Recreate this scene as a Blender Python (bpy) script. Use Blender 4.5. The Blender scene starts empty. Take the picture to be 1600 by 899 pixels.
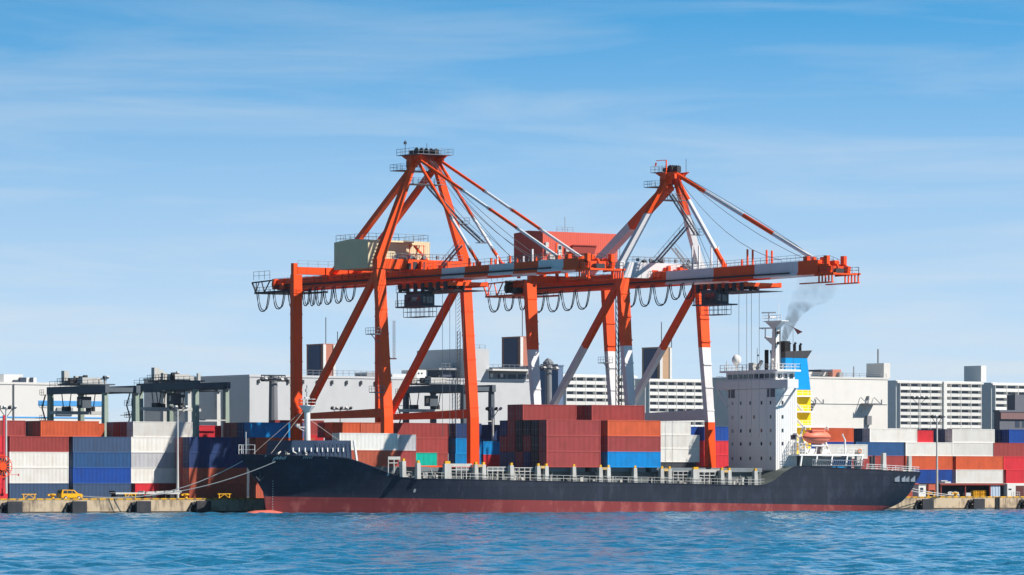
import bpy, math, random
from mathutils import Vector, Matrix
random.seed(7)
R = math.radians
scene = bpy.context.scene
# ------------------------------------------------------------------ camera
TH = R(35); CT = math.cos(TH); ST = math.sin(TH); F = 7000.0; Z0 = 843.0; HC = 5.35; YH = 755.0
cam_d = bpy.data.cameras.new("camera"); cam = bpy.data.objects.new("camera", cam_d)
scene.collection.objects.link(cam); scene.camera = cam
cam.location = (-Z0*ST, -Z0*CT, HC); cam.rotation_euler = (R(90), 0, -TH)
cam_d.sensor_width = 36; cam_d.lens = F/1600*36; cam_d.shift_y = (YH-449.5)/1600
cam_d.clip_start = 5; cam_d.clip_end = 60000
# ------------------------------------------------------------------ light: sun to the right of and behind the camera
SUN = Vector((.69, -1.0, 1.08)).normalized()
EL = math.asin(SUN.z)
sun_d = bpy.data.lights.new("sun", 'SUN'); sun_d.energy = 4.1; sun_d.angle = R(.5); sun_d.color = (1, .94, .86)
sun = bpy.data.objects.new("sun", sun_d); scene.collection.objects.link(sun)
sun.rotation_euler = SUN.to_track_quat('Z', 'Y').to_euler(); sun.location = (0, 0, 200)
world = bpy.data.worlds.new("World"); scene.world = world; world.use_nodes = True
wn = world.node_tree.nodes; wl = world.node_tree.links; wn.clear()
def N(t, **k):
    n = wn.new(t)
    for a, b in k.items(): setattr(n, a, b)
    return n
wo = N('ShaderNodeOutputWorld'); bg = N('ShaderNodeBackground'); bg.inputs[1].default_value = .05
sky = N('ShaderNodeTexSky', sky_type='NISHITA', sun_disc=False, sun_elevation=EL, sun_rotation=math.atan2(SUN.x, SUN.y))
sky.air_density = 1.0; sky.dust_density = .1; sky.ozone_density = 3.0
tc = N('ShaderNodeTexCoord'); sep = N('ShaderNodeSeparateXYZ'); cmb = N('ShaderNodeCombineXYZ')
wl.new(tc.outputs['Generated'], sep.inputs[0])
# the telephoto sees only the lowest six degrees: stretch the sky's vertical gradient (clear, dry air)
mz = N('ShaderNodeMath', operation='MULTIPLY_ADD'); mz.inputs[1].default_value = 7.0; mz.inputs[2].default_value = .16
wl.new(sep.outputs[2], mz.inputs[0])
wl.new(sep.outputs[0], cmb.inputs[0]); wl.new(sep.outputs[1], cmb.inputs[1]); wl.new(mz.outputs[0], cmb.inputs[2])
nm = N('ShaderNodeVectorMath', operation='NORMALIZE'); wl.new(cmb.outputs[0], nm.inputs[0]); wl.new(nm.outputs[0], sky.inputs[0])
# thin high cirrus
mp = N('ShaderNodeMapping'); mp.inputs['Scale'].default_value = (6, 6, 62); mp.inputs['Rotation'].default_value = (R(1.0), R(-1.5), 0)
wl.new(tc.outputs['Generated'], mp.inputs[0])
ns = N('ShaderNodeTexNoise'); ns.inputs['Scale'].default_value = 1.7; ns.inputs['Detail'].default_value = 7; ns.inputs['Roughness'].default_value = .58; ns.inputs['Distortion'].default_value = .4
wl.new(mp.outputs[0], ns.inputs['Vector'])
cr = N('ShaderNodeMapRange'); cr.inputs[1].default_value = .42; cr.inputs[2].default_value = .80; cr.inputs[3].default_value = 0; cr.inputs[4].default_value = .25
wl.new(ns.outputs['Fac'], cr.inputs[0])
mx = N('ShaderNodeMixRGB'); mx.inputs[2].default_value = (2.95, 3.08, 3.16, 1)
hs_ = N('ShaderNodeHueSaturation'); hs_.inputs['Saturation'].default_value = 1.42; hs_.inputs['Value'].default_value = 1.12; hs_.inputs['Hue'].default_value = .478; wl.new(sky.outputs[0], hs_.inputs['Color'])
# thin white veil thickening towards the horizon
vz = N('ShaderNodeMapRange', interpolation_type='SMOOTHSTEP'); vz.inputs[1].default_value = .008; vz.inputs[2].default_value = .136; vz.inputs[3].default_value = .72; vz.inputs[4].default_value = 0
wl.new(sep.outputs[2], vz.inputs[0])
va = N('ShaderNodeMath', operation='ADD'); va.use_clamp = True
wl.new(vz.outputs[0], va.inputs[0]); wl.new(cr.outputs[0], va.inputs[1])
wl.new(va.outputs[0], mx.inputs[0]); wl.new(hs_.outputs[0], mx.inputs[1])
# the air glows towards the horizon
gz = N('ShaderNodeMapRange', interpolation_type='SMOOTHSTEP'); gz.inputs[1].default_value = .06; gz.inputs[2].default_value = .30; gz.inputs[3].default_value = 3.5; gz.inputs[4].default_value = 1.0
wl.new(sep.outputs[2], gz.inputs[0]); gm = N('ShaderNodeVectorMath', operation='SCALE'); wl.new(mx.outputs[0], gm.inputs[0]); wl.new(gz.outputs[0], gm.inputs['Scale'])
wl.new(gm.outputs[0], bg.inputs[0]); wl.new(bg.outputs[0], wo.inputs[0])
vs = scene.view_settings; scene.display_settings.display_device = 'sRGB'
vs.view_transform = 'Standard'; vs.look = 'None'; vs.gamma = 1; vs.use_curve_mapping = False; vs.exposure = 0.62
scene.render.engine = 'CYCLES'; scene.render.resolution_x = 1024; scene.render.resolution_y = 575
scene.cycles.max_bounces = 5; scene.cycles.volume_bounces = 0

# ------------------------------------------------------------------ measuring: pixel of the 1600 px photo -> metres on the quay grid
# X runs along the quay edge, Y inland from it, Z up from the water
def XA(px, Y):
    t = (px-800)/F; return (t*(Z0+Y*CT)+Y*ST)/(CT-t*ST)
def YA(px, X):
    t = (px-800)/F; return (X*CT-t*(Z0+X*ST))/(ST+t*CT)
def ZA(py, X, Y): return HC+(YH-py)*(Z0+X*ST+Y*CT)/F

# ------------------------------------------------------------------ materials
MATS = {}
def mat(name, col, rough=.55, metal=0, dirt=.25, dcol=None, scale=(.35, .35, .08), bump=0, streak=True, spec=.25):
    if name in MATS: return MATS[name]
    m = bpy.data.materials.new(name); m.use_nodes = True; nt = m.node_tree; n = nt.nodes; l = nt.links
    b = n['Principled BSDF']; b.inputs['Roughness'].default_value = rough; b.inputs['Metallic'].default_value = metal
    b.inputs['Specular IOR Level'].default_value = spec
    col = tuple(col)+(1,)
    if dirt <= 0: b.inputs['Base Color'].default_value = col; MATS[name] = m; return m
    if dcol is None: dcol = (col[0]*.45+.02, col[1]*.42+.012, col[2]*.40+.008)
    t = n.new('ShaderNodeTexCoord'); oi = n.new('ShaderNodeObjectInfo')
    ad = n.new('ShaderNodeVectorMath'); ad.operation = 'ADD'
    mm = n.new('ShaderNodeVectorMath'); mm.operation = 'SCALE'; mm.inputs['Scale'].default_value = 57
    l.new(oi.outputs['Random'], mm.inputs[0]); l.new(t.outputs['Object'], ad.inputs[0]); l.new(mm.outputs[0], ad.inputs[1])
    mp = n.new('ShaderNodeMapping'); mp.inputs['Scale'].default_value = scale if not streak else (scale[0]*4, scale[1]*4, scale[2]*2)
    l.new(ad.outputs[0], mp.inputs[0])
    ns = n.new('ShaderNodeTexNoise'); ns.inputs['Scale'].default_value = 1; ns.inputs['Detail'].default_value = 6; ns.inputs['Roughness'].default_value = .65
    l.new(mp.outputs[0], ns.inputs['Vector'])
    n2 = n.new('ShaderNodeTexNoise'); n2.inputs['Scale'].default_value = .45; n2.inputs['Detail'].default_value = 5
    l.new(ad.outputs[0], n2.inputs['Vector'])
    mu = n.new('ShaderNodeMath'); mu.operation = 'MULTIPLY'; l.new(ns.outputs['Fac'], mu.inputs[0]); l.new(n2.outputs['Fac'], mu.inputs[1])
    mr = n.new('ShaderNodeMapRange'); mr.inputs[1].default_value = .2; mr.inputs[2].default_value = .42; mr.inputs[4].default_value = dirt
    l.new(mu.outputs[0], mr.inputs[0])
    mx = n.new('ShaderNodeMixRGB'); mx.inputs[1].default_value = col; mx.inputs[2].default_value = tuple(dcol)+(1,)
    l.new(mr.outputs[0], mx.inputs[0])
    hv = n.new('ShaderNodeHueSaturation'); l.new(mx.outputs[0], hv.inputs['Color'])
    vr = n.new('ShaderNodeMapRange'); vr.inputs[3].default_value = .9; vr.inputs[4].default_value = 1.1; l.new(oi.outputs['Random'], vr.inputs[0])
    l.new(vr.outputs[0], hv.inputs['Value']); l.new(hv.outputs[0], b.inputs['Base Color'])
    if bump:
        bp = n.new('ShaderNodeBump'); bp.inputs['Strength'].default_value = bump; bp.inputs['Distance'].default_value = .05
        l.new(ns.outputs['Fac'], bp.inputs['Height']); l.new(bp.outputs[0], b.inputs['Normal'])
    MATS[name] = m; return m
ORANGE = mat('crane_orange', (.90, .088, .010), .5, dirt=.30, dcol=(.42, .04, .02))
CWHITE = mat('crane_white', (.74, .72, .72), .5, dirt=.18, dcol=(.42, .38, .34))
DARK = mat('dark_steel', (.045, .05, .06), .6, dirt=.3)
GREYM = mat('grey_steel', (.22, .23, .25), .6, dirt=.3)
PALE = mat('pale_steel', (.55, .55, .53), .6, dirt=.35, dcol=(.3, .26, .22))
SHIPW = mat('ship_white', (.80, .785, .76), .45, dirt=.10, dcol=(.55, .45, .36))
GLASS = mat('dark_glass', (.02, .03, .045), .08, dirt=0, spec=.6)
YELLOW = mat('yellow_paint', (.80, .42, .02), .55, dirt=.3)
ROPE = mat('mooring_rope', (.55, .52, .48), .9, dirt=0)
CABLE = mat('black_cable', (.05, .06, .075), .7, dirt=0)
WIRE = mat('wire_rope', (.16, .17, .19), .6, dirt=0)
CRM = mat('house_cream', (.80, .69, .45), .6, dirt=.16, dcol=(.42, .37, .28))
SALM = mat('house_red', (.68, .125, .085), .6, dirt=.15)
CC = {
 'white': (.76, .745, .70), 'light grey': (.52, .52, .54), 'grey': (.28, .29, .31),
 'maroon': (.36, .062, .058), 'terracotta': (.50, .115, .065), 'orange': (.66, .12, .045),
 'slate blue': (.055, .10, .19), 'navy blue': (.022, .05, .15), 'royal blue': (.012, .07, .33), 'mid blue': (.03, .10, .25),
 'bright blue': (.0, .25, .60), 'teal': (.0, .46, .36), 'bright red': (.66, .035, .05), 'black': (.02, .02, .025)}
for k, v in CC.items(): mat('paint_'+k.replace(' ', '_'), v, .55, dirt=.42 if k != 'white' else .3, dcol=None if k != 'white' else (.50, .40, .30))
def CM(c): return MATS['paint_'+c.replace(' ', '_')]

# ------------------------------------------------------------------ mesh builder
OFF = {}
class MB:
    def __init__(s): s.v = []; s.f = []; s.m = []; s.mi = 0
    def quad(s, *p):
        b = len(s.v); s.v += [tuple(q) for q in p]; s.f.append(tuple(range(b, b+len(p)))); s.m.append(s.mi); return s
    def box(s, x0, x1, y0, y1, z0, z1):
        b = len(s.v)
        s.v += [(x0,y0,z0),(x1,y0,z0),(x1,y1,z0),(x0,y1,z0),(x0,y0,z1),(x1,y0,z1),(x1,y1,z1),(x0,y1,z1)]
        for q in ((0,3,2,1),(4,5,6,7),(0,1,5,4),(1,2,6,5),(2,3,7,6),(3,0,4,7)): s.f.append(tuple(b+i for i in q)); s.m.append(s.mi)
        return s
    def frust(s, a, c, w0, d0, w1, d1):
        # box column from rectangle (w0 x d0) at a to (w1 x d1) at c; a, c are the near-left corners
        b = len(s.v); ax, ay, az = a; cx, cy, cz = c
        s.v += [(ax,ay,az),(ax+w0,ay,az),(ax+w0,ay+d0,az),(ax,ay+d0,az),(cx,cy,cz),(cx+w1,cy,cz),(cx+w1,cy+d1,cz),(cx,cy+d1,cz)]
        for q in ((0,3,2,1),(4,5,6,7),(0,1,5,4),(1,2,6,5),(2,3,7,6),(3,0,4,7)): s.f.append(tuple(b+i for i in q)); s.m.append(s.mi)
        return s
    def beam(s, p, q, w=.3, h=None, up=(0, 0, 1)):
        h = h or w; p = Vector(p); q = Vector(q); d = (q-p).normalized(); u = Vector(up)
        if abs(d.dot(u)) > .98: u = Vector((0, 1, 0))
        r = d.cross(u).normalized(); u = r.cross(d).normalized(); b = len(s.v)
        for c in (p, q):
            for a, e in ((-1, -1), (1, -1), (1, 1), (-1, 1)): s.v.append(tuple(c+r*(a*w/2)+u*(e*h/2)))
        for k in ((0,3,2,1),(4,5,6,7),(0,1,5,4),(1,2,6,5),(2,3,7,6),(3,0,4,7)): s.f.append(tuple(b+i for i in k)); s.m.append(s.mi)
        return s
    def tube(s, pts, r=.1, n=6, cap=True):
        pts = [Vector(p) for p in pts]; b = len(s.v); rr = r if isinstance(r, (list, tuple)) else [r]*len(pts)
        for i, p in enumerate(pts):
            d = (pts[min(i+1, len(pts)-1)]-pts[max(i-1, 0)]).normalized()
            u = Vector((0, 0, 1)) if abs(d.z) < .95 else Vector((0, 1, 0))
            a = d.cross(u).normalized(); c = a.cross(d).normalized()
            for k in range(n):
                t = 2*math.pi*k/n; s.v.append(tuple(p+a*math.cos(t)*rr[i]+c*math.sin(t)*rr[i]))
        for i in range(len(pts)-1):
            for k in range(n):
                s.f.append((b+i*n+k, b+i*n+(k+1) % n, b+(i+1)*n+(k+1) % n, b+(i+1)*n+k)); s.m.append(s.mi)
        if cap:
            s.f.append(tuple(b+k for k in range(n))[::-1]); s.m.append(s.mi)
            s.f.append(tuple(b+(len(pts)-1)*n+k for k in range(n))); s.m.append(s.mi)
        return s
    def lathe(s, c, prof, n=12, axis=2):
        b = len(s.v)
        for r, h in prof:
            for k in range(n):
                t = 2*math.pi*k/n; a, e = r*math.cos(t), r*math.sin(t)
                o = {2: (a, e, h), 0: (h, a, e), 1: (a, h, e)}[axis]; s.v.append((c[0]+o[0], c[1]+o[1], c[2]+o[2]))
        for i in range(len(prof)-1):
            for k in range(n):
                s.f.append((b+i*n+k, b+i*n+(k+1) % n, b+(i+1)*n+(k+1) % n, b+(i+1)*n+k)); s.m.append(s.mi)
        s.f.append(tuple(b+k for k in range(n))); s.m.append(s.mi)
        s.f.append(tuple(b+(len(prof)-1)*n+k for k in range(n))); s.m.append(s.mi)
        return s
    def prism(s, poly, a0, a1, axis=1):
        # extrude a polygon given in the two other axes
        def P(u, v, w): return {1: (u, w, v), 0: (w, u, v), 2: (u, v, w)}[axis]
        b = len(s.v); n = len(poly)
        for w in (a0, a1): s.v += [P(u, v, w) for u, v in poly]
        s.f.append(tuple(b+i for i in range(n))); s.m.append(s.mi); s.f.append(tuple(b+n+i for i in range(n))[::-1]); s.m.append(s.mi)
        for i in range(n): s.f.append((b+i, b+(i+1) % n, b+n+(i+1) % n, b+n+i)); s.m.append(s.mi)
        return s
    def rail(s, pts, h=1.1, step=2.0, t=.05, mids=1):
        for i in range(len(pts)-1):
            p, q = Vector(pts[i]), Vector(pts[i+1]); L = (q-p).length; n = max(1, round(L/step))
            for k in range(n+1):
                c = p.lerp(q, k/n); s.beam(c, c+Vector((0, 0, h)), t)
            for k in range(mids+1):
                z = Vector((0, 0, h*(1-k/(mids+1)))); s.beam(p+z, q+z, t)
        return s
    def pieces(s, name, mats, parent):
        # one object for every separate piece
        par = list(range(len(s.v)))
        def fd(a):
            while par[a] != a: par[a] = par[par[a]]; a = par[a]
            return a
        for f in s.f:
            r0 = fd(f[0])
            for q in f[1:]: par[fd(q)] = r0
        grp = {}
        for f, mi in zip(s.f, s.m): grp.setdefault(fd(f[0]), []).append((f, mi))
        for g in grp.values():
            o = MB(); mp_ = {}
            for f, mi in g:
                for q in f:
                    if q not in mp_: mp_[q] = len(o.v); o.v.append(s.v[q])
                o.f.append(tuple(mp_[q] for q in f)); o.m.append(mi)
            o.build(name, mats, parent)
    def build(s, name, mats, parent=None, smooth=False, recalc=True):
        if not isinstance(mats, (list, tuple)): mats = [mats]
        o = OFF.get(parent.name, Vector((0, 0, 0))) if parent else Vector((0, 0, 0))
        me = bpy.data.meshes.new(name); me.from_pydata([(x-o.x, y-o.y, z-o.z) for x, y, z in s.v], [], s.f)
        for m in mats: me.materials.append(m)
        me.polygons.foreach_set('material_index', s.m)
        if recalc:
            import bmesh
            bm = bmesh.new(); bm.from_mesh(me); bmesh.ops.recalc_face_normals(bm, faces=bm.faces); bm.to_mesh(me); bm.free()
        if smooth: me.polygons.foreach_set('use_smooth', [True]*len(me.polygons))
        me.update(); ob = bpy.data.objects.new(name, me); scene.collection.objects.link(ob)
        if parent: ob.parent = parent; OFF[ob.name] = o
        else: OFF[ob.name] = o
        return ob
def tag(o, label=None, cat=None, group=None, kind=None):
    for k, v in (('label', label), ('category', cat), ('group', group), ('kind', kind)):
        if v: o[k] = v
    return o
def thing(name, loc, label, cat, group=None):
    o = bpy.data.objects.new(name, None); scene.collection.objects.link(o); o.location = loc; OFF[o.name] = Vector(loc)
    o.empty_display_size = 1
    return tag(o, label, cat, group)
def struct(o): o['kind'] = 'structure'; return o

# ================================================================== water, ground, quay
def simple_nodes(name):
    m = bpy.data.materials.new(name); m.use_nodes = True; return m, m.node_tree.nodes, m.node_tree.links
wm, n, l = simple_nodes('sea_water')
b = n['Principled BSDF']; b.inputs['Base Color'].default_value = (.016, .16, .29, 1); b.inputs['Roughness'].default_value = .12; b.inputs['IOR'].default_value = 1.33
t = n.new('ShaderNodeTexCoord'); prev = None
hs = []
for sc, wt in (((.30, .045, 1), .75), ((.9, .13, 1), .30), ((.05, .012, 1), 1.6), ((2.4, .5, 1), .10)):
    mp = n.new('ShaderNodeMapping'); mp.vector_type = 'TEXTURE'; mp.inputs['Scale'].default_value = (1/sc[0], 1/sc[1], 1); mp.inputs['Rotation'].default_value = (0, 0, -TH); l.new(t.outputs['Object'], mp.inputs[0])
    ns = n.new('ShaderNodeTexNoise'); ns.inputs['Scale'].default_value = 1; ns.inputs['Detail'].default_value = 3; ns.inputs['Roughness'].default_value = .6; l.new(mp.outputs[0], ns.inputs['Vector'])
    mu = n.new('ShaderNodeMath'); mu.operation = 'MULTIPLY'; mu.inputs[1].default_value = wt; l.new(ns.outputs['Fac'], mu.inputs[0])
    if prev is None: prev = mu
    else:
        ad = n.new('ShaderNodeMath'); l.new(prev.outputs[0], ad.inputs[0]); l.new(mu.outputs[0], ad.inputs[1]); prev = ad
bp = n.new('ShaderNodeBump'); bp.inputs['Strength'].default_value = 1; bp.inputs['Distance'].default_value = .6
l.new(prev.outputs[0], bp.inputs['Height']); l.new(bp.outputs[0], b.inputs['Normal'])
import numpy as np
# real wind waves: a sum of long and short crests, meshed finely over the harbour basin and flat beyond it
rs = np.random.RandomState(5)
xs_ = np.arange(-135, 135.1, .5); ds_ = np.arange(225, 905, .62)
gx, gd = np.meshgrid(xs_, ds_)
wx = -Z0*ST+gx*CT+gd*ST; wy = -Z0*CT-gx*ST+gd*CT
hgt = np.zeros_like(wx)
for i in range(70):
    lam = 1.8*(10.0/1.8)**rs.rand(); th_ = math.radians(-62+rs.randn()*34); k_ = 2*math.pi/lam
    amp = .0030*lam**.95*(.5+rs.rand()); ph = k_*(wx*math.cos(th_)+wy*math.sin(th_))+rs.rand()*6.28
    hgt += amp*(np.sin(ph)+.18*np.sin(2*ph+1.2))
for i in range(14):
    lam = 25*4**rs.rand(); th_ = rs.rand()*6.28; hgt *= 1+.085*np.sin(2*math.pi/lam*(wx*math.cos(th_)+wy*math.sin(th_))+rs.rand()*6.28)
fade = np.clip(np.minimum.reduce([gx+135, 135-gx, gd-225, 905-gd])/15, 0, 1); hgt *= fade
hgt = np.where(wy > -.1, -.5, hgt)
nr, nc = wx.shape
co = np.stack([wx, wy, hgt], -1).reshape(-1, 3)
idx = np.arange(nr*nc).reshape(nr, nc); fq = np.stack([idx[:-1, :-1], idx[:-1, 1:], idx[1:, 1:], idx[1:, :-1]], -1).reshape(-1, 4)
def cw(a, d, z=-.03): return (-Z0*ST+a*CT+d*ST, -Z0*CT-a*ST+d*CT, z)
ex = [cw(-135, 225, 0), cw(135, 225, 0), cw(135, 905, 0), cw(-135, 905, 0), cw(-6000, -3000, 0), cw(6000, -3000, 0), cw(6000, 905, 0), cw(-6000, 905, 0), cw(-6000, 225, 0), cw(6000, 225, 0)]
nb = len(co); co = np.concatenate([co, np.array(ex)])
fe = np.array([[4, 5, 9, 8], [8, 0, 3, 7], [1, 9, 6, 2]])+nb
fq = np.concatenate([fq, fe])
me = bpy.data.meshes.new('water'); me.vertices.add(len(co)); me.vertices.foreach_set('co', co.astype('f').ravel())
me.loops.add(fq.size); me.loops.foreach_set('vertex_index', fq.astype('i').ravel()); me.polygons.add(len(fq)); me.polygons.foreach_set('loop_start', (np.arange(len(fq))*4).astype('i'))
me.polygons.foreach_set('use_smooth', [True]*len(fq)); me.materials.append(wm); me.update(calc_edges=True); me.validate()
wo_ = bpy.data.objects.new('water', me); scene.collection.objects.link(wo_); struct(wo_)
conc = mat('quay_concrete', (.56, .43, .29), .85, dirt=1.0, dcol=(.12, .09, .07), scale=(.5, .5, .12), bump=.3)
asph = mat('yard_asphalt', (.10, .10, .105), .9, dirt=.4, streak=False)
GZ = 2.4
g = MB(); g.quad((-6000, 1.2, GZ), (6000, 1.2, GZ), (6000, 30000, GZ), (-6000, 30000, GZ)); struct(g.build('ground', asph))
q = MB(); q.box(-900, 900, 0, 1.2, -4, GZ+.004); q.mi = 1; q.box(-900, 900, -.03, -.002, -1, .34); tag(q.build('quay_wall', [conc, mat('tide_stain', (.07, .06, .05), .7, dirt=.6, dcol=(.16, .13, .10))]), 'long stained concrete quay wall rising straight out of the water', 'quay wall')
# low wet edge of the wall
q = MB(); q.mi = 0
x = -260.0
while x < 260:
    q.mi = 0; q.box(x, x+1.2, -.06, .28, GZ+.006, GZ+.24); q.mi = 1; q.box(x+1.2, x+1.8, -.06, .28, GZ+.006, GZ+.24); x += 1.8
tag(q.build('quay_kerb', [YELLOW, mat('kerb_gap', (.30, .20, .08), .8, dirt=.4)]), 'yellow striped kerb running along the quay edge', 'kerb')
rub = mat('fender_rubber', (.035, .038, .045), .85, dirt=.4, dcol=(.09, .08, .08))
fl = ['below the orange cable reel', 'just left of the yellow van', 'under the flatbed trailers', 'left of the ship\'s bow',
      'nearest the stern of the ship', 'under the open storage shed', 'at the right edge of the picture']
fx = [XA(p, -1.5) for p in (12.5, 113.5, 214, 308, 1442, 1522, 1603)]
for i, x in enumerate(fx):
    r = thing('quay_fender', (x, 0, 0), 'black rubber fender on the quay wall '+fl[i], 'fender', 'fenders on the quay wall')
    MB().box(x, x+2.9, -1.5, -1.1, .1, 2.15).build('panel', rub, r)
    m = MB()
    for dx in (.5, 2.4):
        for z in (.6, 1.5): m.lathe((x+dx-.1, -.55, z), [(.55, -.55), (.35, -.2), (.35, .2), (.55, .5)], 10, 1)
    m.pieces('buffer', rub, r)
    m = MB()
    for k in range(3): m.box(x-1.1+.35*k, x-.3+.2*k, -.5, -.02, .1+.1*k, .8+.55*k)
    m.build('bracket', DARK, r)
# ================================================================== ship-to-shore cranes
def lerp(a, b, t): return a+(b-a)*t
def seg_beam(m, p, q, cuts, w, h, up=(0, 0, 1)):
    # a beam painted in alternating bands: cuts = [(end fraction, material index)...]
    p = Vector(p); q = Vector(q); t0 = 0
    for t1, mi in cuts: m.mi = mi; m.beam(p.lerp(q, t0), p.lerp(q, t1), w, h, up); t0 = t1
def loopcable(m, X, ya, yb, zt, drop):
    pts = []
    for k in range(13):
        t = -1+k/6; pts.append((X, lerp(ya, yb, .5+.5*(abs(t)**.8)*(1 if t > 0 else -1)), zt-drop*(1-abs(t)**2.6)))
    m.tube(pts, .11, 5)
    m.tube([(x+.35, y, z+.25) for x, y, z in pts], .09, 5)
def crane(c):
    x0, W = c['x0'], c['W']; xc = x0+W/2+.9; two = c['two']
    r = thing('container_crane', (xc, 18, GZ), c['label'], 'crane', 'ship loading cranes on the quay')
    M2 = [ORANGE, CWHITE]
    def pb(z): return [z] if not two else z
    zt = c['ztop']; G = c['gs']; zb0, zb1 = 17.2, 31.8
    # ---- legs
    for (X, Yb, Yt, ex) in ((x0, 33, c['YlT'], c['post']), (x0+W, 33, c['YlT'], c['post']), (x0, c['Ywb'], c['YwT'], 0), (x0+W, c['Ywb'], c['YwT'], 0)):
        m = MB()
        lv = [(GZ+1.6, 0), (17.6, 0), (zt, 1)] if not two else [(GZ+1.6, 0), (17.2, 0), (31.8, .59), (zt, 1)]
        w0, w1 = c['legw']
        for i in range(len(lv)-1):
            (za, ta), (zb, tb) = lv[i], lv[i+1]
            m.mi = 0 if not two else (0, 1, 0)[i]
            wa = lerp(w0, w1, ta); wb = lerp(w0, w1, tb)
            if i == 0: wa = 2.1
            m.frust((X, lerp(Yb, Yt, ta), za), (X, lerp(Yb, Yt, tb), zb), wa, 1.25, wb, 1.25)
        if ex: m.mi = 0; m.box(X+.05, X+.9, Yt+.1, Yt+1.1, zt, zt+ex)
        for k in range(6):   # splice collars with bolts
            z = lerp(19.5, zt-3, k/5); t = (z-17.4)/(zt-17.4); m.mi = 0 if (not two or z > 31.8) else 1
            y = lerp(Yb, Yt, max(0, t)); ww = lerp(w0, w1, max(0, t)); m.box(X-.06, X+ww+.06, y-.06, y+1.31, z-.12, z+.12)
        lg = m.build('leg', M2, r)
        m = MB(); z = GZ
        for k in range(4): m.lathe((X+1+(-3.2, -1.1, 1.1, 3.2)[k], Yb+.62, z+.42), [(.42, -.2), (.42, .2)], 12, 1)
        m.box(X-3.4, X+5.4, Yb+.1, Yb+1.15, z+.55, z+1.6); m.build('wheel_bogie', [DARK], r)
    YB = c['Ywb']
    # sill beams (along the quay) and portal ties (across it)
    for Y, zz in ((YB, (6.3, 8.6)), (33, (4.2, 5.8))):
        m = MB(); m.box(x0+2.1, x0+W-.02, Y+.1, Y+1.15, *zz); m.build('sill_beam', ORANGE, r)
    for X in (x0, x0+W):
        m = MB(); m.mi = 1 if two else 0
        z0, z1 = (17.5, 18.8) if not two else (17.6, 19.3)
        y1, y2 = YB+1.27, 32.98
        m.v += [(X+.3, y1, z0), (X+1.5, y1, z0), (X+1.5, y2, z0), (X+.3, y2, z0), (X+.3, y1, z1+.4), (X+1.5, y1, z1+.4), (X+1.5, y2, z1-.3), (X+.3, y2, z1-.3)]
        for k in ((0,3,2,1),(4,5,6,7),(0,1,5,4),(1,2,6,5),(2,3,7,6),(3,0,4,7)): m.f.append(k); m.m.append(m.mi)
        m.build('portal_tie', M2, r)
        m = MB(); a = (X+.95, 30.6, 18.4); e = (X+.95, c['YwT']+1.4, zt-.8)
        seg_beam(m, a, e, [(1, 0)] if not two else [(.53, 1), (1, 0)], 1.0, 1.25); m.build('diagonal_brace', M2, r)
    # upper cross beams joining the leg tops
    bi = 1 if two else 0
    m = MB(); m.mi = bi; m.box(x0+.02, x0+W+1.9, c['YwT']-.15, c['YwT']+1.45, c['zx0'], c['zx1']); m.build('cross_beam', M2, r)
    m = MB(); m.mi = 0; m.box(x0+.9, x0+W+1.0, c['YlT']+.05, c['YlT']+1.2, 45.2, 46.6); m.build('cross_beam', M2, r)
    # ---- twin girders, back reach
    gb, gt = c['gz']
    for s in (-1, 1):
        m = MB(); m.box(xc+s*G-.55, xc+s*G+.55, c['Yhinge'], c['Yback'], gb+.35, gt)
        m.box(xc+s*G-.75, xc+s*G+.75, c['Yhinge']+.01, c['Yback'], gb, gb+.34)
        y = c['Yhinge']+2
        while y < c['Yback']: m.box(xc+s*G-.6, xc+s*G+.6, y, y+.12, gb+.34, gt+.05); y += 2.6
        m.box(xc+s*(G+1)-.45, xc+s*(G+1)+.45, c['Yhinge'], c['Yback'], gt-1.15, gt-1.07)
        m.build('girder', ORANGE, r)
        m = MB(); m.rail([(xc+s*(G+1.4), c['Yhinge'], gt-1.07), (xc+s*(G+1.4), c['Yback'], gt-1.07)], 1.1, 2.4, .06); m.build('railing', DARK, r)
        # dark conduit running along the girder side
    m = MB()
    y = c['Yhinge']+3
    while y < c['Yback']: m.box(xc-G+.56, xc+G-.56, y, y+.7, gt-1.2, gt-.2); y += 8.5
    m.build('girder_tie', ORANGE, r)
    m = MB(); m.beam((xc-G-.95, c['Ytip']+8, gb+.75), (xc-G-.95, c['Yback'], gb+.75), .22, .3); m.build('cable_tray', DARK, r)
    # hanger brackets girder to cross beams
    m = MB()
    for Y in (c['YwT']+.6, c['YlT']+.6):
        for s in (-1, 1): m.box(xc+s*G-.7, xc+s*G+.7, Y-.8, Y+.8, gt+.01, max(gt+.1, 46.6))
    m.pieces('hanger', M2, r)
    # rear end: sheave frame and platform
    m = MB(); ye = c['Yback']; yr = c['Yrear']
    for X in (xc-4.4, xc+4.4):
        m.beam((X, ye-6, gb-.3), (X, yr-1, gb-.3), .25); m.beam((X, ye, gt-.3), (X, yr, gt-.5), .25)
        m.beam((X, yr, gt-.5), (X, yr-1.5, gb-.3), .25); m.beam((X, ye+1, gt-.4), (X, ye+3, gb-.3), .18); m.beam((X, ye+4, gt-.4), (X, ye+3, gb-.3), .18)
        m.beam((X, yr-1.4, gb-.2), (X, ye+5, gt-.5), .14); m.beam((X, ye+6, gb-.2), (X, ye+6, gt-.5), .14)
    m.box(xc-4.6, xc+4.6, ye-6, yr-1, gb-.55, gb-.42)
    m.mi = 1
    for X in (xc-3, xc-1, xc+1, xc+3): m.lathe((X, ye+1.4, gb+1.2), [(1.0, -.14), (1.05, 0), (1.0, .14)], 14, 0)
    for X in (xc-3.4, xc+1.5): m.lathe((X, ye-3, gb+.5), [(.7, -.9), (.7, .9)], 12, 0)
    m.box(xc-4, xc+4, ye+.2, ye+.8, gb+.2, gt)
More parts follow.
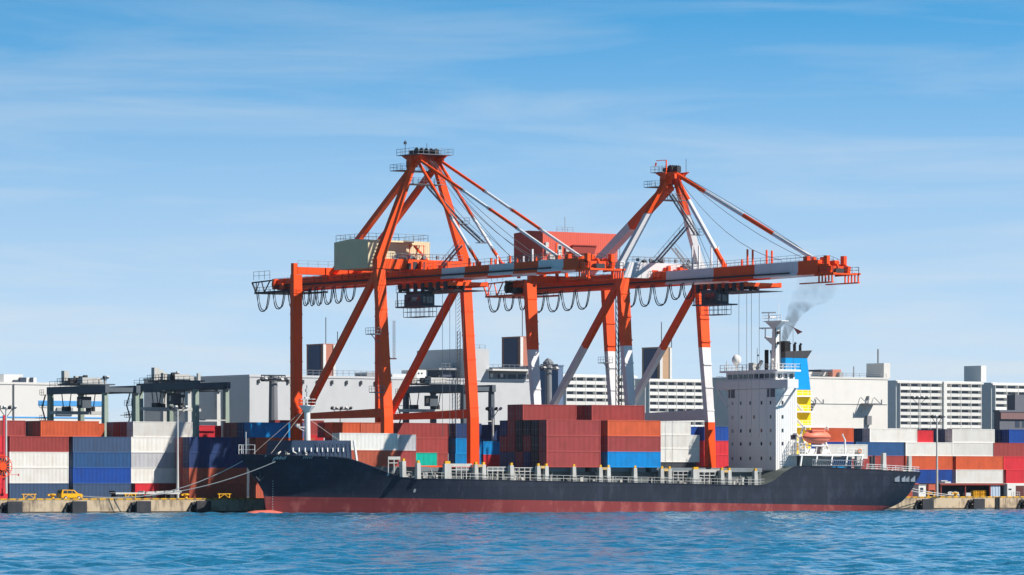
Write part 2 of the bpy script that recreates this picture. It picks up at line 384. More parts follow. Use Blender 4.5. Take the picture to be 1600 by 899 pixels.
    m.build('rear_frame', [DARK, ORANGE] if not two else [ORANGE, DARK], r)
    m = MB()
    for X in (xc-4.5, xc+4.5): MB().rail([(X, ye-6, gb-.42), (X, yr-1, gb-.42)], 1.1, 1.8, .06).build('railing', DARK, r)
    m.rail([(xc-4.4, ye+1, gt), (xc-4.4, ye+7, gt)], 1.6, 2.2, .06); m.build('railing', DARK, r)
    # ---- boom
    yh, yt, st = c['Yhinge'], c['Ytip'], c['stripes']
    z0, z1 = gb, c['zboom']; rise = c['rise']
    def zz(Y): return rise*(yh-Y)/(yh-yt)
    for s in (-1, 1):
        m = MB(); a = yh-.05; X = xc+s*G
        for Y, mi in st:
            m.mi = mi
            for (ww, lo, hi) in ((.55, .42, z1-z0), (.8, 0, .40)):
                b = len(m.v)
                for yy in (a, Y):
                    for dx, zq in ((-ww, lo), (ww, lo), (ww, hi), (-ww, hi)): m.v.append((X+dx, yy, z0+zq+zz(yy)))
                for k in ((0,3,2,1),(4,5,6,7),(0,1,5,4),(1,2,6,5),(2,3,7,6),(3,0,4,7)): m.f.append(tuple(b+j for j in k)); m.m.append(mi)
            a = Y
        m.build('boom', M2, r)
        m = MB(); m.rail([(xc+s*(G+.5), yh-2, z1+zz(yh)), (xc+s*(G+.5), yt+4, z1+zz(yt))], 1.1, 2.6, .05); m.build('railing', GREYM, r)
    m = MB(); y = yh-4
    while y > yt+4: m.box(xc-G+.57, xc+G-.57, y, y+.6, z1-1.2+zz(y), z1-.4+zz(y)); y -= 7.6
    m.build('boom_tie', ORANGE, r)
    m = MB(); e = c['Yend']; ze = z0+rise
    # tip: sheave head and hanging service platform
    m.mi = 0
    for s in (-1, 1):
        m.beam((xc+s*G, yt+.2, ze+1.2), (xc+s*G, e+1.5, ze+.5), .7, 1.6)
        m.beam((xc+s*(G+.4), yt+1, ze-.2), (xc+s*(G+.4), e, ze-.1), .3, .4)
        for k in range(5):
            y = lerp(yt-1, e+.2, k/4); m.beam((xc+s*(G+1.1), y, ze-.1), (xc+s*(G+1.1), y, ze-1.7), .22)
        m.beam((xc+s*(G+1.1), yt+4.5, ze-1.7), (xc+s*(G+1.1), e, ze-1.7), .5, .22); m.beam((xc+s*(G+1.1), yt-1, ze-.1), (xc+s*(G+1.1), e-.4, ze-.1), .28, .34)
    m.box(xc-G-1.1, xc+G+1.1, e, e+.5, ze-.3, ze); m.box(xc-G, xc+G, e+2.4, e+2.9, ze+.1, ze+1.4)
    for X in (xc-2, xc, xc+2): m.lathe((X, e+3, ze+1.0), [(.95, -.15), (1, 0), (.95, .15)], 14, 0)
    for s in (-1, 1): m.box(xc+s*G-.35, xc+s*G+.35, yt+3.4, yt+4.6, z1+rise-.1, z1+rise+.8); m.box(xc+s*G-.35, xc+s*G+.35, yt-2.4, yt-1.4, z1+rise-.9, z1+rise+.7)
    m.mi = 1
    m.box(xc-G+.6, xc+G-.6, e+5, e+7.5, ze+.2, ze+1.2); m.box(xc-1.5, xc+.4, e+1.0, e+2.2, ze, ze+.9)
    m.build('boom_tip', [ORANGE, DARK], r)
    m = MB()
    for s in (-1, 1): m.rail([(xc+s*(G+1.1), yt-1, ze+.1), (xc+s*(G+1.1), e, ze+.1)], 1.1, 1.6, .05); m.rail([(xc+s*(G+.5), yt+3, z1+rise), (xc+s*(G+.3), e+4, ze+1.4)], 1.1, 1.5, .05)
    m.rail([(xc-G-1, e, ze), (xc+G+1, e, ze)], 1.1, 1.6, .05); m.build('railing', DARK, r)
    # ---- tower head
    az = c['zap']; ay = c['Yap']; hw = c['aw']
    for s, X in ((-1, x0+.9), (1, x0+W+.9)):
        m = MB(); a = Vector((X, c['YwT']+.6, c['zx1']-.1)); e = Vector((xc+s*hw, ay, az))
        n = 4
        cuts = [(1, 0)] if not two else [(.58, 1), (1, 0)]
        t0 = 0
        for t1, mi in cuts:
            m.mi = mi; pa, pe = a.lerp(e, t0), a.lerp(e, t1); mw = 1.9 if not two else 1.45; wa, we = lerp(mw, 1.2, t0), lerp(mw, 1.2, t1)
            m.frust((pa.x-wa/2, pa.y-.6, pa.z), (pe.x-we/2, pe.y-.5, pe.z), wa, 1.2, we, 1.0); t0 = t1
        m.build('tower_mast', M2, r)
    for s in ((-1, 1) if not two else (0,)):
        m = MB(); a = Vector((xc+s*G, c['Ybs'], c['zbs'])); e = Vector((xc+s*max(hw, 1.6), ay+.8, az-1.5))
        ww = 1.0 if not two else 1.7
        seg_beam(m, a, e, [(1, 0)] if not two else [(.56, 1), (1, 0)], ww, ww*.95); m.build('backstay', M2, r)
    m = MB(); m.mi = 0
    m.box(xc-hw-.9, xc+hw+.9, ay-.6, ay+.6, az-.2, az+1.0)
    for k in (-1, 1):
        m.beam((xc+k*hw, ay-.6, az), (xc+k*hw, ay-2.6, az+.2), .5, .9); m.box(xc+k*hw-.4, xc+k*hw+.4, ay-.8, ay+2, az-1.2, az+.2)
    m.prism([(ay-3.4, az+1.0), (ay+3.2, az+1.0), (ay+1.5, az+.2), (ay-1.5, az+.2)], xc-hw-.6, xc-hw-.2, 0); m.prism([(ay-3.4, az+1.0), (ay+3.2, az+1.0), (ay+1.5, az+.2), (ay-1.5, az+.2)], xc+hw+.2, xc+hw+.6, 0)
    m.mi = 1
    for k in range(5): m.lathe((xc-hw+.4+k*hw/2.2, ay-.3, az+1.7), [(.75, -.12), (.8, 0), (.75, .12)], 12, 0)
    m.box(xc-hw, xc-hw+.9, ay+.5, ay+1.6, az+1.0, az+2.0); m.box(xc+hw-1.2, xc+hw-.3, ay-1.8, ay-.9, az+1.0, az+2.2)
    m.build('tower_head', [ORANGE, DARK], r)
    m = MB()
    px0, px1, py0, py1 = (xc-hw-1.6, xc+hw+1.6, ay-3.6, ay+3.4) if not two else (xc-hw-1.2, xc-.2, ay+.2, ay+3.8)
    m.box(px0, px1, py0, py1, az+1.05, az+1.15); m.box(xc-hw-2.4, xc+hw+1.0, ay+.8, ay+4.4, az-1.8, az-1.68)
    m.box(xc-hw-1.2, xc+hw+1.2, ay-1.6, ay+2.2, az-4.4, az-4.3)
    for z, xa, xb, ya, yb in ((az+1.15, px0, px1, py0, py1), (az-1.68, xc-hw-2.4, xc+hw+1, ay+.8, ay+4.4), (az-4.3, xc-hw-1.2, xc+hw+1.2, ay-1.6, ay+2.2)):
        m.rail([(xa, ya, z), (xb, ya, z), (xb, yb, z), (xa, yb, z), (xa, ya, z)], 1.1, 1.3, .05)
    m.build('tower_platform', [GREYM], r)
    if not two:
        m = MB(); m.tube([(xc-hw-.6, ay+2, az+1.1), (xc-hw-.6, ay+2, az+4)], .06, 5); m.tube([(xc+.5, ay, az+2.2), (xc+.5, ay, az+3.4)], .05, 5)
        m.box(xc-hw-.8, xc-hw-.4, ay+1.8, ay+2.2, az+3.2, az+3.7); m.build('wind_mast', DARK, r)
    else:
        m = MB(); X = xc-hw-.3; m.beam((X, ay, az+1), (X, ay, az+3.4), .2); m.beam((X, ay, az+3.4), (X-1.4, ay+1.4, az+3.3), .13); m.beam((X-1.4, ay+1.4, az+2.9), (X-1.5, ay+1.5, az+2.3), .3); m.build('service_jib', ORANGE, r)
        m = MB(); m.tube([(xc+1.5, ay-2.5, az+1), (xc+1.5, ay-2.5, az+3.6)], .05, 5); m.build('wind_mast', DARK, r)
    # zigzag stairs up the tower
    m = MB(); p0 = Vector((xc+.6, ay+1.6, az-4.3)); ks = c['stairs']
    for (a, e) in ks:
        a = Vector(a); e = Vector(e)
        for dx in (0, .9):
            o = Vector((dx, 0, 0)); m.beam(a+o, e+o, .14, .3); m.beam(a+o+Vector((0, 0, 1.0)), e+o+Vector((0, 0, 1.0)), .06)
        k = int((a-e).length/.45)
        for i in range(k): c0 = a.lerp(e, i/k); m.beam(c0, c0+Vector((.9, 0, 0)), .22, .05)
        for i in range(k//4): c0 = a.lerp(e, i/(k//4)); m.beam(c0, c0+Vector((0, 0, 1)), .05)
        m.box(e.x-.6, e.x+1.6, e.y-.8, e.y+.8, e.z-.1, e.z); m.rail([(e.x-.6, e.y-.8, e.z), (e.x+1.6, e.y-.8, e.z), (e.x+1.6, e.y+.8, e.z)], 1.1, 1.1, .05)
    m.build('stair', GREYM, r)
    # ---- forestays
    for s in ((-1, 1) if not two else (0,)):
        for (Yb, k, cuts) in c['stays']:
            a = Vector((xc+s*(hw if not two else .5), ay-1.6, az+.2+k)); e = Vector((xc+s*(G if not two else .5), Yb, z1+zz(Yb)+.5)); m = MB(); t0 = 0
            for t1, mi in cuts:
                m.mi = mi; m.tube([a.lerp(e, t0), a.lerp(e, t1)], c['sr'], 8); t0 = t1
            for t1, mi in cuts[:-1]:
                m.mi = 2; d = (e-a).normalized(); p = a.lerp(e, t1); m.beam(p-d*.7, p+d*.7, .38, .55)
            m.mi = 0; m.box(e.x-.3, e.x+.3, e.y-.5, e.y+.5, e.z-.8, e.z+.25)
            m.build('forestay', [ORANGE, CWHITE, GREYM], r)
    for (dx, Y, sag) in c['ropes']:
        a = Vector((xc+dx*.5, ay-1, az+1.2)); e = Vector((xc+dx, Y, z1+zz(Y)+.6)); pts = []
        for k in range(9): t = k/8; p = a.lerp(e, t); p.z -= sag*4*t*(1-t); pts.append(p)
        MB().tube(pts, .055, 4).build('hoist_rope', WIRE, r)
    # little posts and lamps standing on the boom
    m = MB()
    for Y, h, mi in c['studs']:
        m.mi = mi
        for s in (-1, 1): m.beam((xc+s*(G+.3), Y, z1+zz(Y)), (xc+s*(G+.3), Y, z1+zz(Y)+h), .28)
    m.pieces('boom_bracket', M2, r)
    # ---- machinery house
    hx0, hx1, hy0, hy1, hz0, hz1 = c['house']
    mh = CRM if not two else SALM
    m = MB(); ym = (hy0+hy1)/2
    rp = .45 if not two else .35
    m.prism([(hy0, hz0), (hy1, hz0), (hy1, hz1), (ym, hz1+rp), (hy0, hz1)], hx0, hx1, 0)
    hs = m.build('machinery_house', mh, r)
    m = MB(); k = int((hx1-hx0)/.45)
    for i in range(k+1): X = lerp(hx0+.05, hx1-.1, i/k); m.box(X, X+.06, hy0-.04, hy0-.005, hz0+.05, hz1-.05)
    k = int((hy1-hy0)/.45)
    for i in range(k+1): Y = lerp(hy0+.05, hy1-.1, i/k); m.box(hx0-.04, hx0-.005, Y, Y+.06, hz0+.05, hz1-.1)
    m.build('cladding', mh, hs)
    if not two:
        m = MB(); m.box(hx0+4.2, hx1-4.6, hy0-1.5, hy0-.045, hz1-.35, hz1-.1); m.box(hx1-4.6, hx1-3.9, hy0-.8, hy0-.05, hz1-.6, hz1-.3); m.build('awning', mh, hs)
        m = MB(); m.rail([(hx0+.3, hy0+.2, hz1), (hx1-.3, hy0+.2, hz1), (hx1-.3, hy1-.2, hz1), (hx0+.3, hy1-.2, hz1), (hx0+.3, hy0+.2, hz1)], 1.3, 1.7, .06); m.build('railing', GREYM, r)
        m = MB(); X = hx1-3.6
        for dx in (0, 1.6, 3.2): m.beam((X-dx+1, hy0-1.8, hz0), (X-dx+1, hy0-1.8, hz1-.8), .13)
        for z in (hz0+1.2, hz0+2.6, hz1-.9): m.beam((X-2.4, hy0-1.8, z), (X+1.2, hy0-1.8, z), .13)
        m.beam((X-.8, hy0-1.2, hz1-.9), (X+3.8, hy0-1.2, hz0+.2), .25, .4); m.beam((X-2.2, hy0-1.8, hz0), (X, hy0-1.8, hz1-1), .13)
        m.build('access_stair', ORANGE, r)
        m = MB(); m.mi = 0; m.box(hx1-5.7, hx1-5, hy0-.5, hy0-.05, hz0+1.5, hz0+2.5); m.mi = 1; m.box(hx1-8.6, hx1-7.2, hy0-.12, hy0-.05, hz0+.3, hz0+2.2); m.pieces('door', [ORANGE, GREYM], hs)
    else:
        m = MB(); m.box(hx0+3.2, hx0+4.9, hy0-.14, hy0-.05, hz0+.7, hz0+3.5); m.build('door_frame', ORANGE, hs)
        m = MB(); m.box(hx0+3.5, hx0+4.6, hy0-.2, hy0-.145, hz0+.7, hz0+3.2); d = m.build('door', PALE, hs)
        m = MB(); m.box(hx0+3.7, hx0+4.4, hy0-.23, hy0-.205, hz0+2.2, hz0+2.9); m.build('door_window', GLASS, hs)
        m = MB()
        for i, (dx, dz) in enumerate(((.4, 2.6), (.5, 1.3), (1.4, .2), (2.2, .2), (5.4, 1.8))): m.box(hx0+dx, hx0+dx+.75, hy0-.5, hy0-.05, hz0+dz, hz0+dz+.9)
        m.pieces('air_conditioner', PALE, hs)
        m = MB(); m.prism([(hx0+6.4, hz0+1.5), (hx1-6.4, hz0+1.5), (hx1-5.8, hz0+3.1), (hx0+6.8, hz0+3.1)], hy0-.9, hy0-.05, 1); m.box(hx0+6.6, hx1-6.0, hy0-1.1, hy0-.9, hz0+3.0, hz0+3.2)
        m.build('louvre_hood', ORANGE if 0 else mat('hood_red', (.30, .045, .035), .6, dirt=.2), hs)
        m = MB(); m.box(hx0-1.6, hx1+1.4, hy0-1.6, hy0-.05, hz0-.25, hz0-.05); m.box(hx0-1.6, hx0-.05, hy0-.05, hy1, hz0-.25, hz0-.05); m.rail([(hx0-1.6, hy1, hz0-.05), (hx0-1.6, hy0-1.6, hz0-.05), (hx1+1.4, hy0-1.6, hz0-.05)], 1.1, 1.8, .06)
        m.build('walkway', GREYM, r)
        m = MB()
        for Y in (hy0+.3, hy1-.8): m.box(hx0, hx1, Y, Y+.5, hz0-1.0, hz0-.26)
        for X in (hx0+.5, xc-G-.3, xc+G-.3, hx1-1.1):
            for Y in (hy0+.35, hy1-.75): m.box(X, X+.6, Y, Y+.4, gt+.02, hz0-1.01)
        m.build('house_support', ORANGE, r)
        m = MB()
        for i in range(5): m.box(hx1+.05, hx1+.3, hy0+.3, hy0+.8, hz0+.2+i*.9, hz0+.6+i*.9)
        m.box(hx1+.3, hx1+.4, hy0-.3, hy0-.2, hz0, hz1-1); m.beam((hx0+9, ym, hz1), (hx0+9, ym, hz1+3.4), .08); m.rail([(hx0+7, ym, hz1+.3), (hx0+11, ym, hz1+.3)], 1.0, 1.2, .06)
        m.build('roof_aerial', GREYM, r)
    # machinery and clutter between girders, beneath house and on cross beam
    m = MB(); rnd = random.Random(3 if two else 5)
    for k in range(26):
        y = rnd.uniform(c['Yhinge'], hy0-1) if k % 2 else rnd.uniform(c['YwT']-3, c['YwT']+4); X = xc+rnd.uniform(-4.5, 4.5); a = rnd.uniform(.3, 1.0); m.mi = k % 2
        if not two or abs(y-c['YwT']) < 8: m.box(X, X+a, y, y+a*1.3, gt+.02, gt+.2+rnd.uniform(.3, 1.4))
    for k in range(3): m.mi = 1; m.lathe((xc-2+k*2.0, c['YwT']+3.4, gt+1.6), [(.9, -.2), (1, 0), (.9, .2)], 12, 0)
    m.pieces('machinery', [ORANGE, DARK], r)
    m = MB(); MB().rail([(x0+3, c['YwT']-.05, c['zx1']), (x0+W, c['YwT']-.05, c['zx1'])], 1.1, 1.5, .06).build('railing', GREYM, r); MB().rail([(x0+3, c['YwT']+1.35, c['zx1']), (x0+W, c['YwT']+1.35, c['zx1'])], 1.1, 1.5, .06).build('railing', GREYM, r)
    MB().rail([(x0+1, c['YlT']+.1, 46.6), (x0+W, c['YlT']+.1, 46.6)], 1.2, 2.2, .05).build('railing', GREYM, r)
    for k in range(5): X = x0+4+k*3.1; m.box(X, X+.5, c['YwT']-.3, c['YwT']+.1, c['zx1']+.2, c['zx1']+.8)
    m.pieces('beam_lamp', GREYM, r)
    # ---- trolley, driver's cab and cage below
    ty0, ty1 = c['trol']; tz = gb
    m = MB(); m.mi = 0
    for X in (xc-4.2, xc+4.2): m.beam((X, ty0, tz-.9), (X, ty1, tz-.9), .4, .9)
    for y in (ty0+.3, (ty0+ty1)/2, ty1-.3): m.beam((xc-4.2, y, tz-.9), (xc+4.2, y, tz-.9), .5, .7)
    m.mi = 1
    for k in range(7):
        y = lerp(ty0+1, ty1-1, k/6); m.lathe((xc-3.4+(k % 3)*3, y, tz-1.1), [(.75, -.3), (.8, 0), (.75, .3)], 10, 0); m.box(xc-4.6, xc-4.3, y-.5, y+.4, tz-2.0, tz-.5)
    m.box(xc-4.7, xc+4.7, ty0, ty1, tz-2.1, tz-2.0)
    m.rail([(xc-4.7, ty0, tz-2.0), (xc-4.7, ty1, tz-2.0)], 1.1, 1.2, .06)
    m.build('trolley', [ORANGE, DARK], r)
    cy0, cy1, cz0, cz1 = c['cab']
    m = MB(); m.mi = 0; m.box(xc-4.8, xc-1.8, cy0, cy1, cz0, cz1); m.box(xc-5.2, xc-1.2, cy0-2, cy1+2.4, cz0-.25, cz0); m.mi = 2; m.box(xc-4.4, xc-2.2, cy0-.05, cy0, cz0+.5, cz1-.5); m.box(xc-4.85, xc-4.8, cy0+.5, cy1-1.2, cz0+.9, cz1-.6)
    m.mi = 1; m.beam((xc-4.9, cy0-1.9, cz0), (xc-4.9, cy0-1.9, tz-2), .15); m.beam((xc-4.9, cy1+2.2, cz0), (xc-4.9, cy1+2.2, tz-2), .15); m.box(xc-4.6, xc-2, cy0+.3, cy1-.3, cz1, tz-2.1)
    cb = m.build('driver_cab', [mat('cab_grey', (.07, .085, .11), .5, dirt=.25), DARK, GLASS], r)
    m = MB(); m.rail([(xc-5.2, cy0-2, cz0), (xc-5.2, cy1+2.4, cz0)], 1.1, 1.0, .06); m.rail([(xc-5, cy0-1, cz0-2.0), (xc-5, cy1, cz0-2.0), (xc-2, cy1, cz0-2.0), (xc-2, cy0-1, cz0-2.0), (xc-5, cy0-1, cz0-2.0)], 1.8, 1.3, .07); m.box(xc-5, xc-2, cy0-1, cy1, cz0-2.1, cz0-2.0)
    m.build('cab_cage', DARK, r)
    for i, (dx, dy) in enumerate(((-1.5, .8), (1.5, .8), (-1.5, -1.6), (1.5, -1.6))):
        MB().tube([(xc+dx, (ty0+ty1)/2+dy-3, tz-1), (xc+dx, (ty0+ty1)/2+dy-3, 14.0)], .05, 4).build('hoist_rope', WIRE, r)
    # ---- festoon cables
    for pa, pb_, drop in c['loops']:
        m = MB(); X = xc-G-1.4; loopcable(m, X, YA(pb_, X), YA(pa, X), c['gz'][0]-.1, drop)
        m.build('festoon_cable', CABLE, r)
    # platforms on the legs
    for (X, Y, z) in c['plat']:
        m = MB(); m.box(X, X+1.7, Y-1.0, Y+1.6, z-.15, z); m.beam((X+1.6, Y, z-.15), (X+.2, Y, z-.15), .1); m.beam((X+1.7, Y, z-1.6), (X+.2, Y, z-.15), .12); m.rail([(X, Y+1.6, z), (X, Y-1, z), (X+1.7, Y-1, z)], 1.1, 1.0, .06); m.build('leg_platform', GREYM, r)
    if two:
        m = MB(); X, Y = x0-1.5, 1.3   # lift tower in front of the rear leg
        X = XA(966, 12)
        for dx, dy in ((0, 0), (.8, 0), (.8, .8), (0, .8)): m.beam((X+dx, 12+dy, 10), (X+dx, 12+dy, 42.5), .13)
        k = 10
        while k < 42:
            m.beam((X, 12, k), (X+.8, 12, k+1.2), .08); m.beam((X, 12, k+1.2), (X+.8, 12, k+1.2), .08); m.beam((X, 12.0, k), (X, 12.8, k+1.2), .08); k += 1.2
        m.build('lift_tower', DARK, r)
    else:
        m = MB(); X = x0+1.95
        m.rail([(X, 3, 30), (X, 4, 30)], 1.1, 1, .05)
        for z0_ in (28.5, 31.5): m.beam((x0+2.6, 2.6, z0_), (x0+2.6, 2.6, z0_+4), .07); m.beam((x0+3.0, 2.6, z0_), (x0+3.0, 2.6, z0_+4), .07)
        for k in range(14): m.beam((x0+2.6, 2.6, 28.6+k*.5), (x0+3.0, 2.6, 28.6+k*.5), .05)
        m.box(x0+1.9, x0+3.2, 2.3, 3.2, 28.3, 28.5); m.build('ladder', ORANGE, r)
    return r
c1x = XA(459, 33); xk1 = c1x+9.65+.9-3.6
S1 = [(YA(687, xk1), 0), (YA(723, xk1), 1), (YA(761, xk1), 0), (YA(800, xk1), 1), (YA(838, xk1), 0), (YA(877, xk1), 1), (-49.5, 0)]
xc1 = c1x+9.65+.9
crane(dict(label='orange gantry crane with a cream machinery house, nearer the bow of the ship', x0=c1x, W=19.3, two=False, gs=2.6, ztop=45.1, YlT=33, Ywb=1.6, YwT=4.2, post=2.2,
    legw=(1.95, 1.9), zx0=45.15, zx1=47.0, gz=(42.9, 45.1), Yback=50.5, Yrear=58, Yhinge=2, Ytip=-49.5, Yend=-53.5, zboom=44.9, rise=.25, stripes=S1,
    zap=65.4, Yap=4, aw=2.4, Ybs=32, zbs=45.2, sr=.3,
    stays=[(-42.5, 0, [(.30, 0), (.47, 1), (.66, 0), (.92, 1), (1, 0)] if 0 else [(.33, 0), (.52, 1), (.72, 0), (1, 1)]), (-17.5, -.6, [(.55, 0), (.86, 1), (1, 0)])],
    ropes=[(-1, -27, 1.5), (1, -30, 2), (-1, -35, 1.2), (0, -33, 2.6), (1, -24, 1.0)],
    studs=[(-8, 1.2, 0), (-15, 1.5, 0), (-22, 1.2, 0), (-24, 1.6, 1), (-28, 1.3, 0), (-35, 2.2, 1)],
    house=(-24.39, -10.4, 12.2, 23.9, 45.7, 50.9), trol=(-10.5, 6.5), cab=(-2.0, 3.6, 38.2, 40.4),
    loops=[(401, 420, 3.9), (426, 444, 3.6), (450, 462, 3.4), (472, 483, 3.3), (483.5, 491.5, 3.4), (493, 503, 3.4), (504.5, 519, 3.3), (521, 535, 3.2), (537, 554, 3.0)],
    stairs=[((xc1+.8, 4.5, 60.8), (xc1+.8, -6.5, 53.3)), ((xc1+.8, -6.5, 53.3), (xc1+1.6, -12, 49.6)), ((xc1+2.6, -3.4, 49.5), (xc1+2.6, 3.2, 45.4))],
    plat=[(c1x+W_ if False else c1x-1.8, 3.6, 33.0), (c1x-1.8, 2.4, 22.2)]))
c2x = XA(837, 33); xk2 = c2x+9.5+.9-3.6; xc2 = c2x+9.5+.9
S2 = [(YA(1034, xk2), 0), (YA(1108, xk2), 1), (YA(1172, xk2), 0), (YA(1240, xk2), 1), (-46.0, 0)]
crane(dict(label='orange and white banded gantry crane with a salmon red machinery house, nearer the stern', x0=c2x, W=19.0, two=True, gs=2.0, ztop=44.9, YlT=36.0, Ywb=1.7, YwT=5.0, post=.5,
    legw=(1.6, 2.3), zx0=45.0, zx1=48.0, gz=(43.6, 46.3), Yback=52, Yrear=60, Yhinge=2, Ytip=-46.0, Yend=-51.0, zboom=46.2, rise=.35, stripes=S2,
    zap=64.4, Yap=2, aw=1.1, Ybs=30.5, zbs=46.5, sr=.45,
    stays=[(-41.5, .4, [(.22, 0), (.5, 1), (.72, 0), (1, 1)]), (-14.5, -.6, [(.25, 0), (.82, 1), (1, 0)])],
    ropes=[(0, -42, -.5), (-1, -33, 3.2), (1, -38, 1.5), (1, -8, .5), (-1, -12, .5)],
    studs=[(-7.5, 4.6, 1), (-9.6, 4.4, 1), (-17, 1.6, 0), (-24.6, 3.0, 0), (-26.2, 2.8, 0)],
    house=(31.03, 49.46, 33.7, 43.65, 49.6, 55.3), trol=(-26.5, -11.0), cab=(-18.2, -13.6, 39.3, 42.0),
    loops=[(762, 781, 3.4), (786, 802, 3.3), (810, 822, 3.3), (831, 850, 4.0), (853, 874, 4.0), (876, 897, 3.9), (899, 920, 3.8), (975, 994, 3.9), (997, 1017, 3.9), (1020, 1044, 3.9), (1046, 1064, 2.9), (1066, 1082, 2.9)],
    stairs=[((xc2-1.0, 1.6, 61.2), (xc2-1.0, -6.5, 53)), ((xc2-1.4, -3.8, 54.6), (xc2-1.4, 6, 48.2)), ((xc2+2, 4.8, 51), (xc2+6, 4.6, 47))],
    plat=[(c2x+19-1.8, 34, 29.5)]))
# ================================================================== the container ship
HULLC, n, l = simple_nodes('ship_hull_paint')
b = n['Principled BSDF']; b.inputs['Roughness'].default_value = .6; b.inputs['Specular IOR Level'].default_value = .2
t = n.new('ShaderNodeTexCoord'); sp = n.new('ShaderNodeSeparateXYZ'); l.new(t.outputs['Object'], sp.inputs[0])
tr = n.new('ShaderNodeMath'); tr.operation = 'MULTIPLY_ADD'; tr.inputs[1].default_value = .0150; l.new(sp.outputs[0], tr.inputs[0]); l.new(sp.outputs[2], tr.inputs[2])
gt = n.new('ShaderNodeMath'); gt.operation = 'GREATER_THAN'; gt.inputs[1].default_value = 2.02; l.new(tr.outputs[0], gt.inputs[0])
mp = n.new('ShaderNodeMapping'); mp.inputs['Scale'].default_value = (.35, .35, .18); l.new(t.outputs['Object'], mp.inputs[0])
ns = n.new('ShaderNodeTexNoise'); ns.inputs['Scale'].default_value = 1; ns.inputs['Detail'].default_value = 8; ns.inputs['Roughness'].default_value = .7; l.new(mp.outputs[0], ns.inputs['Vector'])
mp2 = n.new('ShaderNodeMapping'); mp2.inputs['Scale'].default_value = (1.6, 1.6, .10); l.new(t.outputs['Object'], mp2.inputs[0])
n2 = n.new('ShaderNodeTexNoise'); n2.inputs['Scale'].default_value = 1; n2.inputs['Detail'].default_value = 6; n2.inputs['Roughness'].default_value = .7; l.new(mp2.outputs[0], n2.inputs['Vector'])
r1 = n.new('ShaderNodeMapRange'); r1.inputs[1].default_value = .50; r1.inputs[2].default_value = .72; l.new(ns.outputs['Fac'], r1.inputs[0])
r2 = n.new('ShaderNodeMapRange'); r2.inputs[1].default_value = .56; r2.inputs[2].default_value = .76; r2.inputs[4].default_value = .6; l.new(n2.outputs['Fac'], r2.inputs[0])
ra = n.new('ShaderNodeMixRGB'); ra.inputs[1].default_value = (.22, .036, .036, 1); ra.inputs[2].default_value = (.42, .12, .10, 1); l.new(r1.outputs[0], ra.inputs[0])
rb = n.new('ShaderNodeMixRGB'); rb.inputs[2].default_value = (.17, .035, .025, 1); l.new(r2.outputs[0], rb.inputs[0]); l.new(ra.outputs[0], rb.inputs[1])
ba = n.new('ShaderNodeMixRGB'); ba.inputs[1].default_value = (.017, .023, .038, 1); ba.inputs[2].default_value = (.034, .044, .068, 1); l.new(r1.outputs[0], ba.inputs[0])
bb = n.new('ShaderNodeMixRGB'); bb.inputs[2].default_value = (.11, .105, .11, 1); r3 = n.new('ShaderNodeMath'); r3.operation = 'MULTIPLY'; r3.inputs[1].default_value = .5; l.new(r2.outputs[0], r3.inputs[0]); l.new(r3.outputs[0], bb.inputs[0]); l.new(ba.outputs[0], bb.inputs[1])
bpn = n.new('ShaderNodeBump'); bpn.inputs['Strength'].default_value = .5; bpn.inputs['Distance'].default_value = .12; l.new(ns.outputs['Fac'], bpn.inputs['Height']); l.new(bpn.outputs[0], b.inputs['Normal'])
sm_ = n.new('ShaderNodeMapping'); sm_.inputs['Rotation'].default_value = (R(90), 0, 0); l.new(t.outputs['Object'], sm_.inputs[0])
bk = n.new('ShaderNodeTexBrick'); bk.inputs['Scale'].default_value = 1; bk.inputs['Brick Width'].default_value = 9; bk.inputs['Row Height'].default_value = 2.3; bk.inputs['Mortar Size'].default_value = .045; bk.inputs['Color1'].default_value = (1, 1, 1, 1); bk.inputs['Color2'].default_value = (.88, .88, .9, 1); bk.inputs['Mortar'].default_value = (.62, .62, .62, 1); l.new(sm_.outputs[0], bk.inputs['Vector'])
fm = n.new('ShaderNodeMixRGB'); l.new(gt.outputs[0], fm.inputs[0]); l.new(rb.outputs[0], fm.inputs[1]); l.new(bb.outputs[0], fm.inputs[2]); ml = n.new('ShaderNodeMixRGB'); ml.blend_type = 'MULTIPLY'; ml.inputs[0].default_value = 1; l.new(fm.outputs[0], ml.inputs[1]); l.new(bk.outputs[0], ml.inputs[2]); l.new(ml.outputs[0], b.inputs['Base Color'])
YC = -15.0; HB = 11.0
ship = thing('cargo_ship', (0, YC, 0), 'black and red container ship moored along the quay under the two cranes', 'ship')
def interp(tab, x):
    if x <= tab[0][0]: return tab[0][1]
    for (a, va), (c_, vc) in zip(tab, tab[1:]):
        if x <= c_: return va+(vc-va)*(x-a)/(c_-a)
    return tab[-1][1]
DECK = [(-69, 10.45), (-54, 10.0), (-51.5, 9.65), (-45.6, 7.75), (-42, 6.6), (-39, 6.2), (-18, 5.82), (11, 5.35), (39.5, 4.88), (42, 5.6), (46.2, 8.3), (48, 8.63), (79.3, 7.35)]
STEM = [(-2.5, -61.0), (0, -63.7), (3.4, -64.1), (5.35, -65.4), (10.5, -69.6)]      # z -> x of the stem
KEEL = [(54, -2.5), (66, -2.2), (70.2, -1.2), (72.6, -.2), (75.0, .5), (77.2, 1.3), (78.5, 2.3), (79.1, 3.4), (79.3, 4.6)]            # x -> z of the counter
def stemx(z): return interp(STEM, z)
def zbot(x):
    if x < -60:
        lo, hi = -2.5, 10.5
        for _ in range(30):
            md = (lo+hi)/2
            if stemx(md) > x: lo = md
            else: hi = md
        return hi
    return interp(KEEL, x) if x > 54 else -2.5
